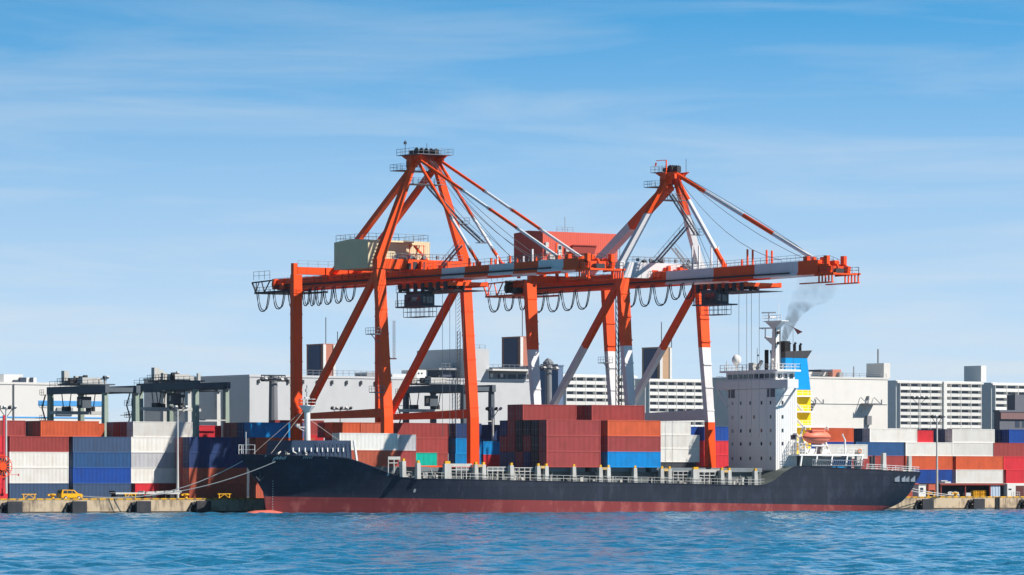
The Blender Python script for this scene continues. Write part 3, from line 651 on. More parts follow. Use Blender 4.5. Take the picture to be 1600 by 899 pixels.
def half(x, z):
    sx = stemx(z); t = (z+2.5)/13
    Le = lerp(58, 31, max(0, min(1, t))**1.3); u = max(0, min(1, (x-sx)/Le)); f = (1-(1-u)**2.1)**lerp(1.2, .85, max(0, min(1, t)))
    g = 1.0
    if x > 42:
        zk = zbot(x); e = max(0, min(1, (z-zk)/(7.4-min(zk, 7.2)+.01))); v = (x-42)/39.5
        fine = 1-.26*(v**2.2)*(1-e)**2; g = fine*(e**.28 if x > 56 else 1) if x > 56 else fine
        if x > 56: g = lerp(fine, fine*max(e, 0)**.09, min(1, (x-56)/14))
        g *= 1-.16*max(0, (x-69)/12.5)**2.2
    return HB*f*g
def hull():
    m = MB(); xs = []
    x = -69.6
    while x < -40: xs.append(x); x += .75
    while x < 50: xs.append(x); x += 2.5
    while x < 79.1: xs.append(x); x += .9
    xs.append(79.3)
    NZ = 22; rows = []
    for x in xs:
        zt = interp(DECK, x); zb = min(zbot(x), zt-.05); row = []
        for j in range(NZ+1):
            z = lerp(zb, zt, (j/NZ)**.9); h = half(x, z)
            if j == 0 and x < -60.5: h = 0
            row.append((h, z))
        rows.append(row)
    for s in (-1, 1):
        b0 = len(m.v)
        for x, row in zip(xs, rows):
            for h, z in row: m.v.append((x, YC+s*h, z))
        for i in range(len(xs)-1):
            for j in range(NZ):
                a = b0+i*(NZ+1)+j; q = (a, a+NZ+1, a+NZ+2, a+1); m.f.append(q if s < 0 else q[::-1]); m.m.append(0)
    # transom
    n1 = len(xs)-1
    for j in range(NZ):
        (h0, z0), (h1, z1) = rows[n1][j], rows[n1][j+1]; m.quad((xs[-1], YC-h0, z0), (xs[-1], YC+h0, z0), (xs[-1], YC+h1, z1), (xs[-1], YC-h1, z1))
    # deck
    m.mi = 1
    for i in range(len(xs)-1):
        d = .9 if xs[i] < -44 or xs[i] > 46 else .15; z0, z1 = rows[i][-1][1], rows[i+1][-1][1]; h0, h1 = max(.03, half(xs[i], z0-d)-.05), max(.03, half(xs[i+1], z1-d)-.05)
        m.quad((xs[i], YC-h0+.02, z0-d), (xs[i+1], YC-h1+.02, z1-d), (xs[i+1], YC+h1-.02, z1-d), (xs[i], YC+h0-.02, z0-d))
    return m.build('hull', [HULLC, mat('deck_paint', (.10, .12, .11), .7, dirt=.4)], ship, smooth=True, recalc=False)
hull()
m = MB(); m.tube([(-58, YC, -1.0), (-63, YC, -.9), (-66, YC, -.8), (-67.8, YC, -.75), (-68.7, YC, -.7)], [1.3, 1.5, 1.3, .95, .3], 14)
m.build('bulbous_bow', mat('bulb_red', (.60, .14, .10), .5, dirt=.4), ship, smooth=True)
def ys(x, z=None): return YC-half(x, interp(DECK, x) if z is None else z)
# deck edge strake
m = MB()
for i in range(60):
    xa, xb = -69.4+i*2.478, -69.4+(i+1)*2.478; m.beam((xa, ys(xa)-.02, interp(DECK, xa)), (xb, ys(xb)-.02, interp(DECK, xb)), .14, .14)
m.build('gunwale', HULLC, ship)
# white bow rail
m = MB(); pts = [(-69.1+k*.45, ys(-69.1+k*.45)+.12, 10.4) for k in range(5)]; m.rail(pts, 1.7, .42, .08, 1)
m.rail([(p[0], 2*YC-p[1], p[2]) for p in pts], 1.7, .42, .08, 1); m.beam((-67.9, YC, 10.3), (-67.9, YC, 14.4), .09); m.build('bow_railing', SHIPW, ship)
# breakwater, sloped plates with slots
BWC = mat('breakwater_blue', (.035, .06, .11), .5, dirt=.3)
m = MB()
pts = [(-61.5, YC-4.2), (-57.5, YC-6.3), (-50.8, YC-8.0), (-50.8, YC+8.0), (-57.5, YC+6.3), (-61.5, YC+4.2)]
for i in range(len(pts)):
    a, c_ = pts[i], pts[(i+1) % len(pts)]
    if i == 2: continue
    lean = .0
    m.quad((a[0], a[1], 9.2), (c_[0], c_[1], 9.2), (c_[0]+(.7 if c_[0] < -52 else 0), c_[1]*.96+YC*.04, 12.9), (a[0]+(.7 if a[0] < -52 else 0), a[1]*.96+YC*.04, 12.9))
m.build('breakwater', BWC, ship)
m = MB()
for k in range(10):
    x = -61.0+k*.95; y = YC-interp([(-61.5, 4.2), (-57.5, 6.3), (-50.8, 8.0)], x)-.08; m.box(x, x+.2, y, y+.1, 10.9, 11.6)
m.pieces('scupper_slot', SHIPW, ship)
m = MB()
for k in range(9):   # plates stiffeners on bulwark
    x = -57+k*.75; y = YC-interp([(-57.5, 6.3), (-50.8, 8.0)], x); m.box(x, x+.05, y-.0, y+.08, 9.6, 12.6)
m.build('stiffener', BWC, ship)
m = MB(); m.beam((-50.4, YC-8.1, 12.9), (-49.8, YC-8.1, 9.2), .35, .3); m.build('stay_post', SHIPW, ship)
m = MB(); rnd = random.Random(4)
for k in range(10):
    x = -63+k*.9; pts = [(x+rnd.uniform(-.6, .6), ys(x)+1.6+rnd.uniform(-.3, .5), 10.1+rnd.uniform(.1, 1.0)) for _ in range(6)]; m.tube(pts, .13, 5)
m.pieces('rope_coil', ROPE, ship)
# foremast
fmx, fmy = -55.1, YC
fm_ = MB(); fm_.lathe((fmx, fmy, 0), [(.68, 9.6), (.60, 12.5), (.50, 19.2), (.46, 19.3)], 14); fmo = fm_.build('foremast', SHIPW, ship, smooth=True)
m = MB(); m.lathe((fmx, fmy, 0), [(.6, 18.0), (1.5, 19.1), (1.5, 19.2)], 12); pl = [(fmx+1.5*math.cos(k*math.pi/4), fmy+1.5*math.sin(k*math.pi/4), 19.2) for k in range(9)]; m.rail(pl, 1.1, 1.2, .07); m.build('mast_platform', SHIPW, fmo)
m = MB(); m.tube([(fmx, fmy, 19.3), (fmx, fmy, 22.8)], .16, 6); m.box(fmx-.5, fmx+.4, fmy-.2, fmy+.2, 20.4, 20.7); m.box(fmx-.3, fmx+.3, fmy-.2, fmy+.2, 21.6, 22.1); m.box(fmx-2.2, fmx-.6, fmy-.15, fmy+.15, 15.2, 15.4); m.beam((fmx-2.1, fmy, 15.3), (fmx-.6, fmy, 14.6), .12); m.box(fmx-2.4, fmx-1.7, fmy-.3, fmy+.3, 15.4, 15.9); m.pieces('mast_light', PALE, fmo)
m = MB(); m.tube([(fmx, fmy, 19), (-64.5, YC-3, 10.6)], .03, 4); m.tube([(fmx, fmy, 19), (-64.5, YC+3, 10.6)], .03, 4); m.tube([(fmx, fmy, 17), (-50.9, YC-4, 12.9)], .03, 4); m.build('mast_stay', ROPE, ship)
# hatches, coamings and lashing posts
DG = mat('deck_gear', (.50, .49, .46), .6, dirt=.4, dcol=(.28, .2, .14))
m = MB(); m.box(-38.5, 41, YC-8.6, YC+8.6, 4.6, 7.4); m.build('hatch_coaming', mat('coaming_grey', (.14, .155, .16), .65, dirt=.4), ship)
bays = [(-38.5, -30.6), (-29.4, -16.6), (-13.0, -.7), (.8, 13.2), (14.6, 27.2), (28.4, 40.6)]
for a, c_ in bays: MB().box(a, c_, YC-9.4, YC+9.4, 7.42, 8.2).build('hatch_cover', mat('hatch_grey', (.17, .19, .20), .65, dirt=.4), ship)
posts = [(632, 0), (655, 0), (700.5, 1), (745, 0), (757, 0), (800.5, 0), (842.5, 0), (855, 0), (898, 0), (939.5, 0), (952, 0), (993.5, 0), (1035.5, 0), (1047.5, 0), (1088.5, 1), (1129.5, 0), (1141, 0), (1182, 0)]
for px, wide in posts:
    y = -25.6; x = XA(px, y); zd = interp(DECK, x); w = .42 if not wide else .75
    m = MB(); m.mi = 0; m.frust((x-w, y, zd-.1), (x-w+.05, y+.1, zd+2.75), 2*w, .9, 2*w-.1, .7); m.mi = 1; m.box(x-w+.2, x+w-.2, y+.15, y+.6, zd+2.75, zd+3.2)
    m.build('lashing_post', [DG, YELLOW], ship)
for a, c_ in ((842.5, 855), (939.5, 952), (1035.5, 1047.5), (1129.5, 1141), (745, 757)):
    xa, xb = XA(a, -25.6), XA(c_, -25.6); zd = interp(DECK, xa); m = MB(); m.box(xa+.43, xb-.43, -25.5, -24.9, zd+2.3, zd+2.75); m.build('lashing_bridge', mat('worn_yellow', (.62, .40, .14), .6, dirt=.5), ship)
m = MB(); rnd = random.Random(9)
for i in range(28):
    xa = -42+i*2.95; xb = min(xa+2.95, 40); zd = interp(DECK, xa)
    for h in (.55, 1.1): m.beam((xa, ys(xa)+.15, zd+h), (xb, ys(xb)+.15, interp(DECK, xb)+h), .07)
    for k in range(2): x = xa+k*1.48; m.beam((x, ys(x)+.15, zd-.1), (x, ys(x)+.15, zd+1.1), .07)
m.build('deck_railing', DG, ship)
m = MB()
for i in range(72):   # vents, bollards, twist lock boxes and braces along the side deck
    x = rnd.uniform(-41, 40); zd = interp(DECK, x); y = rnd.uniform(-25.1, -24.0); a = rnd.uniform(.15, .42); h = rnd.uniform(.3, 1.3)
    if i % 3 == 0: m.lathe((x, y, zd-.1), [(a*.6, 0), (a*.6, h), (a*.9, h+.05), (a*.9, h+.25)], 8)
    elif i % 3 == 1: m.box(x, x+a*1.6, y, y+a, zd-.1, zd+h*.8)
    else: m.beam((x, y, zd-.1), (x+rnd.choice((-.5, .5, .8)), y+.8, zd+2.0), .14)
m.pieces('deck_fitting', DG, ship)
for (pa, pb_) in ((607, 626), (705, 738), (762, 795), (803, 838), (1052, 1084), (1092, 1127)):
    xa, xb = XA(pa, -24.6), XA(pb_, -24.6); m = MB(); z = interp(DECK, xa)+1.9
    m.box(xa, xb, -24.5, -24.3, z+.35, z+(.9 if pa in (607, 705, 1092) else .5)); k = int((xb-xa)/1.1)
    for i in range(k+1): x = lerp(xa, xb-.15, i/k); m.box(x, x+.15, -24.48, -24.3, z-2.0, z+.35)
    m.box(xa, xb, -24.5, -24.35, z-.3, z-.15); m.build('lashing_rack', DG, ship)
# marks on the bow and draught marks
m = MB()
def mark(px, py, w, h):
    x0_ = XA(px, -21); Y = -21
    for _ in range(6):
        z = ZA(py, x0_, Y); Y = YC-half(x0_, z); x0_ = XA(px, Y)
    x1_ = x0_+w*(.5 if px < 520 else 1); z = ZA(py, x0_, Y)
    ya, yb = YC-half(x0_, z)-.03, YC-half(x1_, z)-.03; yc, yd = YC-half(x1_, z+h)-.03, YC-half(x0_, z+h)-.03
    m.quad((x0_, ya, z), (x1_, yb, z), (x1_, yc, z+h), (x0_, yd, z+h))
rnd = random.Random(2)
for k in range(9): mark(427+k*2.1, 718+.0*k, .22 if k % 2 else .34, .55 if k % 3 else .35)
for k in range(5): mark(473+k*3.2, 717, .24, .55)
mark(510, 717, .3, .6); mark(413.5, 714, .4, .4); mark(425, 722, .4, .8); mark(604.5, 743.5, .35, .5); mark(645.5, 769.5, .4, .6)
for k in range(12): mark(425.5, 797-k*4, .22, .22)
m.build('hull_marking', mat('mark_white', (.40, .39, .38), .6, dirt=0), ship, recalc=False)
m = MB(); ax_ = -65.6; ah = YC-half(ax_, 6.6)-.25
m.beam((ax_, ah, 7.6), (ax_+.1, ah, 5.8), .3); m.beam((ax_-.7, ah, 6.5), (ax_, ah-.05, 5.8), .3); m.beam((ax_+.8, ah, 6.5), (ax_+.1, ah-.05, 5.8), .3); m.box(ax_-.35, ax_+.45, ah-.1, ah+.6, 7.4, 7.9); m.build('anchor', DARK, ship)
m = MB(); m.tube([(-69.05, YC, 10.4), (-64.7, YC, 5.35), (-63.3, YC, 3.4), (-62.7, YC, 0)], .09, 5); m.build('stem_bar', GREYM, ship)
# ------------------------------------------------------------------ accommodation
hx = 45.8; hy0 = -22.0; hy1 = -7.3; hx1 = 50.9; ztop = 24.2
m = MB(); m.box(hx, hx1, hy0, hy1, 7.0, ztop-.9); hs = m.build('deckhouse', SHIPW, ship)
m = MB()
for k in range(9): x = hx+.4+k*.52; m.box(x, x+.05, hy0-.04, hy0-.005, 8, 22.8)
for k in range(6): z = 9.9+k*2.55; m.box(hx-.03, hx-.005, hy0+.1, hy1-.1, z, z+.05)
for y in (-10.2, -19.2, -8.7): m.box(hx-.06, hx-.035, y, y+.1, 7.5, 23)
m.build('plate_seam', SHIPW, hs)
rows = [(20.6, (-20.4, -17.6, -14.1, -11.2, -8.6)), (17.9, (-20.4, -15.3, -11.4, -8.6)), (15.3, (-20.4, -17.6, -14.1, -11.2, -8.6)), (12.8, (-20.4, -17.6, -14.1, -11.2, -8.6)), (10.0, (-20.4, -17.6, -14.1, -11.2, -8.6))]
for z, yy in rows:
    for y in yy:
        m = MB(); m.box(hx-.05, hx-.004, y-.22, y+.22, z-.28, z+.38); m.build('window', GLASS, hs)
for z in (20.6, 17.9, 15.3, 12.8): MB().box(hx+1.4, hx+1.8, hy0-.06, hy0-.004, z-.28, z+.38).build('window', GLASS, hs)
m = MB(); m.box(hx+3.6, hx+4.8, hy0-.06, hy0-.004, 13.6, 14.5); m.build('window', GLASS, hs)
for y0, y1 in ((-21.7, -20.4), (-20.0, -19.4), (-9.3, -8.2), (-7.9, -7.4)): MB().box(hx-.08, hx-.035, y0, y1, 21.7, 23.3).build('bridge_front_window', mat('front_glass', (.10, .10, .12), .2, dirt=0), hs)
# bridge wings: full beam slab with bulwark, sloping underside brackets
m = MB(); m.box(hx-.4, hx+2.2, -26.1, -3.9, 23.35, 25.0); bw = m.build('bridge_wing', SHIPW, ship)
m = MB()
for s, yo, yi in ((-1, -25.6, hy0), (1, -4.4, hy1)):
    for x in (hx-.2, hx+1.9): m.beam((x, yo, 23.3), (x, yi, 20.0), .25, .35); m.beam((x, lerp(yo, yi, .4), 22.0), (x, yi, 22.0), .14)
m.build('wing_bracket', SHIPW, bw)
m = MB(); m.box(hx+.3, hx+4.9, -21.6, -6.2, 24.95, 26.6); wh = m.build('wheelhouse', SHIPW, ship)
for k in range(9):
    y = -21.2+k*1.65; MB().box(hx+.22, hx+.296, y, y+1.25, 25.35, 26.2).build('wheelhouse_window', GLASS, wh)
for k in range(3): MB().box(hx+.8+k*1.4, hx+1.7+k*1.4, -21.68, -21.604, 25.3, 26.15).build('wheelhouse_window', GLASS, wh)
m = MB(); m.box(hx-.1, hx+5.6, -22.6, -4.6, 26.6, 26.95); m.build('roof', SHIPW, wh)
m = MB(); m.rail([(hx, -22.5, 26.95), (hx+5.5, -22.5, 26.95), (hx+5.5, -4.7, 26.95), (hx, -4.7, 26.95), (hx, -22.5, 26.95)], 1.1, 1.4, .07); m.rail([(hx-.3, -26, 25.0), (hx-.3, -22.7, 25.0)], .9, 1.1, .06); m.rail([(hx-.3, -4, 25.0), (hx-.3, -6, 25)], .9, 1.1, .06); m.build('railing', SHIPW, wh)
m = MB(); m.lathe((hx+1.6, -7.8, 26.95), [(.25, 0), (.25, 1.2), (.5, 1.25), (.9, 1.8), (.9, 2.4), (.55, 3.0), (.1, 3.15)], 12); m.build('radome', SHIPW, wh, smooth=True)
m = MB(); m.box(hx+1, hx+2, -13.5, -12.3, 26.95, 28.4); m.beam((hx+1.5, -14.2, 27.2), (hx+1.5, -15.8, 28.7), .5, .5); m.beam((hx+1, -15, 26.9), (hx+1, -15, 31.2), .07); m.beam((hx+1, -5.4, 26.9), (hx+1, -5.4, 29.0), .1)
m.lathe((hx+1.2, -15, 29.6), [(.2, 0), (.2, .35)], 6); m.lathe((hx+1.8, -18.6, 28.6), [(.25, 0), (.42, .2), (.25, .5)], 8); m.beam((hx+1.8, -18.6, 26.9), (hx+1.8, -18.6, 28.6), .1)
m.pieces('roof_equipment', PALE, wh)
# main mast
mx, my = 49.0, YC-3.0
m = MB(); m.frust((mx-.75, my-.6, 26.95), (mx-.5, my-.45, 36.2), 1.5, 1.2, 1.0, .9); mm_ = m.build('radar_mast', SHIPW, ship)
m = MB(); z = 36.2
m.prism([(my-.5, 34.9), (my+.5, 34.9), (my+2.6, 36.2), (my-2.6, 36.2)], mx-.6, mx+.6, 0); m.box(mx-.9, mx+.9, my-2.8, my+2.8, 36.2, 36.35)
m.rail([(mx-.9, my-2.8, 36.35), (mx-.9, my+2.8, 36.35)], 1.0, 1.4, .07); m.prism([(my+.4, 31.6), (my+.4, 33.0), (my+3.0, 33.4), (my+3.0, 33.2)], mx-.5, mx+.5, 0)
m.box(mx-1.6, mx-.2, my-.2, my+.2, 36.9, 37.2); m.beam((mx-2.2, my+1.6, 37.9), (mx-.4, my-.6, 37.9), .2, .25); m.beam((mx-1.2, my+2.6, 34.9), (mx-.6, my+.9+2.4, 34.9), .2, .25); m.beam((mx-.7, my+2.4, 33.3), (mx-.7, my+2.4, 34.9), .18)
m.beam((mx-1.4, my+3.4, 35.0), (mx+.2, my+1.4, 35.0), .22, .28); m.beam((mx, my-.8, 36.3), (mx, my-.8, 39.6), .07); m.beam((mx-1.3, my+.6, 36.3), (mx-1.3, my+.6, 37.8), .14)
m.pieces('radar_fitting', SHIPW, mm_)
m = MB()
for z_, dy in ((28.4, .9), (30.2, 1.1), (31.8, -1.0), (33.8, -.9), (32.2, 1.0)): m.box(mx-.4, mx+.2, my+dy-.25, my+dy+.25, z_, z_+.55)
m.pieces('mast_lamp', DARK, mm_)
for k in range(2): MB().tube([(mx-.8+k*1.3, my-.75, 27), (mx-.6+k*1.1, my-.65, 35)], .08, 5).build('mast_pipe', DARK, mm_)
m = MB(); b0 = Vector((mx+3.2, my-1.2, 35.2)); m.quad(tuple(b0), tuple(b0+Vector((1.0, -.2, -1.4))), tuple(b0+Vector((1.9, -.6, -.9)))); m.quad(tuple(b0+Vector((0, .03, 0))), tuple(b0+Vector((1.9, -.57, -.9))), tuple(b0+Vector((1.0, -.17, -1.4))))
m.tube([(mx+.4, my, 36.3), tuple(b0), (mx+3.4, my-1, 27.2)], .04, 4)
m.build('signal_flag', mat('flag_cloth', (.10, .03, .035), .8, dirt=.2), ship, recalc=False)
# funnel, yellow casing and exhaust pipes
FX0, FX1, FY0, FY1 = 52.0, 57.8, -17.0, -12.2
fy = -15.0
m = MB(); m.mi = 0; m.frust((FX0, FY0, 7.5), (FX0, FY0, 23.3), 6.4, 4.8, 6.3, 4.8); m.build('engine_casing', [mat('casing_yellow', (.86, .55, .0), .5, dirt=.12)], ship)
m = MB(); m.frust((FX0-.05, FY0-.05, 23.31), (FX0+.2, FY0+.1, 29.4), 6.3, 4.9, 5.3, 4.6); fn = m.build('funnel', mat('funnel_blue', (.0, .30, .68), .45, dirt=.12), ship)
m = MB(); m.prism([(FX0+.15, 29.41), (FX0+5.55, 29.41), (FX0+6.7, 30.9), (FX0+.15, 30.6)], FY0+.05, FY1-.1, 1); m.build('funnel_cap', mat('funnel_black', (.05, .05, .055), .6, dirt=.2), fn)
m = MB(); m.box(FX0+.4, FX0+1.7, FY0+.6, FY1-.8, 30.61, 32.6)
for k, h in enumerate((1.6, 1.7, 1.5)): x = FX0+2.6+k*1.35; m.tube([(x, fy, 30.6), (x, fy, 30.8+h*.7), (x+.25, fy, 31+h*.8)], .27, 8)
m.tube([(FX0-.4, FY1+.4, 27), (FX0-.4, FY1+.4, 31.0)], .4, 8); m.pieces('exhaust_pipe', mat('soot', (.015, .015, .017), .8, dirt=0), fn)
m = MB()
for k, z in enumerate((21.9, 18.9, 16.0, 13.1)):
    m.box(hx1+.05, 58.2, -18.3, FY0-.1, z, z+.28)
    m.rail([(hx1+.2, -18.2, z+.28), (58.1, -18.2, z+.28)], 1.0, 1.5, .06)
m.build('side_gallery', SHIPW, ship)
m = MB(); m.mi = 0
for k, z in enumerate((19.2, 16.3, 13.4)): m.beam((hx1+.4, -19.4, z+2.6), (hx1+3.4, -19.4, z), .8, .15)
m.box(hx1+.05, hx1+2.0, -18.6, -17.2, 7.5, 24.2); m.build('outside_stair', SHIPW, ship)
# poop deck structures
m = MB(); m.box(48.9, 64.8, -25.3, -24.6, 10.55, 10.85); m.box(48.9, 64.8, -24.6, -9, 10.5, 10.75)
for k in range(5): x = 49.2+k*3.7; m.beam((x, -25.1, 8.2), (x+.4, -25.1, 10.5), .28)
m.build('boat_deck', SHIPW, ship)
m = MB(); m.box(52, 64, -22.5, -8, 7.6, 10.4); m.build('poop_house', PALE, ship)
m = MB(); m.rail([(49, -25.2, 10.85), (51, -25.2, 10.85)], 2.0, .7, .08, 3); m.rail([(58, -25.2, 10.85), (64.8, -25.2, 10.85)], 1.1, 1.3, .07); m.rail([(49.2, -22.3, 10.85), (49.2, -24.6, 10.85)], 2.8, .8, .09, 3); m.build('boat_deck_railing', SHIPW, ship)
# gangway stowed along the side
m = MB()
for z in (8.75, 9.75): m.beam((51.6, -25.75, z), (64.4, -25.75, z-.1), .14)
for k in range(26): x = 51.6+k*.5; m.beam((x, -25.75, 8.75), (x+.25, -25.75, 9.75), .07)
m.box(51.6, 64.4, -25.7, -25.0, 8.55, 8.65); m.build('gangway', GREYM, ship)
for k, px in enumerate((1341.5, 1382.5, 1422.5)):
    y = -25.2 if px < 1400 else -22.6; x = XA(px, y); zd = interp(DECK, x)
    MB().frust((x-.45, y, zd-.3), (x-.4, y, zd+3.6-.2*k), .9, .9, .75, .6).build('lashing_post', DG, ship)
for px in (1362, 1406):
    x = XA(px, -15); m = MB(); m.box(x-.3, x+.3, -6.5, -6.0, 7, 10.6); m.box(x+.5, x+.8, -6.5, -6.2, 7, 10.8); m.build('lashing_post', DARK, ship)
m = MB(); pts = [(x, ys(x)+.2, interp(DECK, x)-.1) for x in (65, 68, 71, 73.5, 75.5, 77, 78.3, 79.1)]
m.rail(pts, 1.15, 1.6, .08, 2); m.rail([(x, 2*YC-y, z) for x, y, z in pts], 1.15, 1.6, .08, 2); m.rail([pts[-1], (79.1, 2*YC-pts[-1][1], pts[-1][2])], 1.15, 1.6, .08, 2); m.build('stern_railing', SHIPW, ship)
m = MB(); rnd = random.Random(12)
for k in range(26):
    x = rnd.uniform(66, 84); y = rnd.uniform(-22, -9); h = rnd.uniform(.3, 1.1); m.box(x, x+rnd.uniform(.3, 1.2), y, y+.6, 6.6, 6.9+h)
for x in (72, 75.5, 80): m.lathe((x, -20, 7.2), [(.7, -.8), (.7, -.7), (.4, -.65), (.4, .65), (.7, .7), (.7, .8)], 10, 1)
m.pieces('mooring_winch', DG, ship)
# mooring ports cut in the stern bulwark (dark recesses with fittings)
m = MB()
for px, w in ((1385, 1.2), (1396, .9), (1403, .9), (1413, 1.1)):
    Y = -22.5; x = XA(px, Y); h = half(x, 6.1)+.03; m.box(x-w/2, x+w/2, YC-h-.06, YC-h+.3, 5.6, 6.9)
m.pieces('mooring_port', mat('port_grey', (.20, .23, .27), .7, dirt=.5), ship)
# lifeboat on davits
lb = thing('lifeboat', (54.1, -24.0, 12.8), 'orange enclosed lifeboat hanging in davits beside the funnel casing', 'lifeboat')
m = MB(); prof = []
cx, cy, cz = 54.1, -24.0, 14.1; NL = 22
b0 = 0
for i in range(NL+1):
    t = -1+2*i/NL; w = max(.02, (1-abs(t)**2.6))**.6
    for k in range(16):
        a = 2*math.pi*k/16; zz = math.sin(a); yy = math.cos(a); up = (1.35 if zz > 0 else 1.35)*(1 if zz < 0 else (1-.15*abs(t)))
        m.v.append((cx+t*3.3, cy+yy*1.45*w, cz+zz*up*(w**.8)+ (.25*abs(t)**2 if zz < .1 else 0)))
for i in range(NL):
    for k in range(16): m.f.append((i*16+k, i*16+(k+1) % 16, (i+1)*16+(k+1) % 16, (i+1)*16+k)); m.m.append(0)
LBM = mat('lifeboat_orange', (.80, .20, .12), .45, dirt=.2, dcol=(.55, .2, .14))
m.build('hull', LBM, lb, smooth=True)
m = MB(); m.box(cx-1.9, cx+1.3, cy-1.1, cy+1.1, cz+1.05, cz+1.4); m.build('canopy', LBM, lb)
m = MB()
for i in range(NL): t0, t1 = -1+2*i/NL, -1+2*(i+1)/NL; w0, w1 = max(.02, 1-abs(t0)**2.6)**.6, max(.02, 1-abs(t1)**2.6)**.6; m.beam((cx+t0*3.34, cy-1.5*w0, cz-.05), (cx+t1*3.34, cy-1.5*w1, cz-.05), .1, .12)
m.build('rubbing_strake', mat('strake_red', (.4, .07, .04), .6, dirt=0), lb)
m = MB()
for x in (51.4, 56.9): m.tube([(x, -22.4, 10.8), (x, -22.3, 13.5), (x, -23.0, 15.6), (x, -24.0, 16.1)], .2, 6); m.beam((x, -24.6, 10.8), (x, -22.6, 14.2), .22, .35); m.beam((x, -24.0, 15.4), (x, -24.0, 16.1), .12)
m.beam((51, -23.6, 16.2), (56.6, -23.6, 16.2), .3, .4); m.beam((51.4, -22.6, 15.0), (50.6, -23.6, 12.0), .3, .3)
for k in range(4): m.beam((51.6+k*1.5, -25.0, 10.8), (52.6+k*1.5, -24.2, 12.6), .16)
m.box(52.5, 56, -24.6, -23, 12.35, 12.6); m.box(51, 53.5, -24.4, -23, 10.9, 11.9); m.box(55, 56.4, -24.8, -24, 10.9, 11.8); m.build('davit', SHIPW, ship)
m = MB(); x = 60.6; m.tube([(x, -24.6, 10.8), (x, -24.6, 13.6), (x-.6, -24.6, 14.7)], .17, 6); m.beam((x+.1, -24.6, 12.2), (x+.7, -24.6, 10.9), .12); m.build('provision_crane', SHIPW, ship)
m = MB(); m.lathe((66.2, -23.2, 11.7), [(.5, -.06), (.6, 0), (.5, .06)], 12, 1) if 0 else m.tube([(63.6+.38*math.cos(k*math.pi/6), -25.4, 11.5+.38*math.sin(k*math.pi/6)) for k in range(13)], .09, 5); m.build('lifebuoy', mat('buoy_orange', (.75, .2, .04), .6, dirt=0), ship)
m = MB(); m.box(60.8, 64.6, -20, -14, 10.0, 11.9); m.build('blue_tarpaulin', CM('bright blue'), ship) if 0 else None
m = MB(); m.box(58.5, 63.2, -23.4, -22.55, 8.1, 9.9); m.build('stores_box', CM('bright blue'), ship)
# mooring lines
def sagline(a, e, sag, r=.06):
    a, e = Vector(a), Vector(e); return [tuple(a.lerp(e, k/14)-Vector((0, 0, sag*4*(k/14)*(1-k/14)))) for k in range(15)]
for i, (a, e, s) in enumerate((((-64.5, YC-4.3, 9.1), (XA(128, 3), 3.0, 3.0), 2.2), ((-67.4, YC+.8, 9.6), (XA(131, 3), 3.2, 3.0), 2.6), ((77, YC+5, 6.8), (XA(1494, 1.4), 1.4, 2.8), .5), ((77, YC+4.2, 6.8), (XA(1490, 1.4), 1.5, 2.7), .9))):
    o = MB(); o.tube(sagline(a, e, s), .075, 5)
    tag(o.build('mooring_line', ROPE), ('upper pale mooring rope running from the bow to the quay near the yellow van', 'lower pale mooring rope sagging from the bow to the quay near the yellow van',
        'taut mooring rope from the stern to the bollard by the storage shed', 'slack mooring rope hanging from the stern to the bollard by the storage shed')[i], 'rope', 'mooring ropes')
# smoke
sm, n, l = simple_nodes('diesel_smoke'); n.remove(n['Principled BSDF']); out = n['Material Output']
pv = n.new('ShaderNodeVolumePrincipled'); pv.inputs['Color'].default_value = (.06, .03, .02, 1)
t = n.new('ShaderNodeTexCoord'); mp = n.new('ShaderNodeMapping'); mp.inputs['Scale'].default_value = (.42, .42, .30); l.new(t.outputs['Object'], mp.inputs[0])
ns = n.new('ShaderNodeTexNoise'); ns.inputs['Scale'].default_value = 1; ns.inputs['Detail'].default_value = 5; ns.inputs['Roughness'].default_value = .6; ns.inputs['Distortion'].default_value = .8; l.new(mp.outputs[0], ns.inputs['Vector'])
mr = n.new('ShaderNodeMapRange'); mr.inputs[1].default_value = .38; mr.inputs[2].default_value = .62; l.new(ns.outputs['Fac'], mr.inputs[0])
s3 = n.new('ShaderNodeSeparateXYZ'); l.new(t.outputs['Object'], s3.inputs[0])
fz = n.new('ShaderNodeMapRange'); fz.inputs[1].default_value = 0; fz.inputs[2].default_value = 8; fz.inputs[3].default_value = 1.5; fz.inputs[4].default_value = .038; l.new(s3.outputs[2], fz.inputs[0])
mu = n.new('ShaderNodeMath'); mu.operation = 'MULTIPLY'; l.new(mr.outputs[0], mu.inputs[0]); l.new(fz.outputs[0], mu.inputs[1]); l.new(mu.outputs[0], pv.inputs['Density']); l.new(pv.outputs[0], out.inputs['Volume'])
sx, sy, sz = 53.2, -15, 32.4
o = MB(); o.tube([(0, 0, 0), (.6, 0, 1.5), (1.5, 0, 3.6), (2.6, -.3, 6), (4.0, -.6, 8.0), (5.8, -.6, 9.8), (7.8, -.4, 11.2), (9.8, 0, 12.3), (11.5, 0, 13)], [.55, .8, 1.1, 1.6, 2.4, 3.3, 4.2, 4.0, 1.5], 14)
so = o.build('smoke', sm, smooth=True); so.location = (sx, sy, sz); tag(so, 'thin brown exhaust smoke drifting up and right from the funnel', 'smoke', kind='stuff')
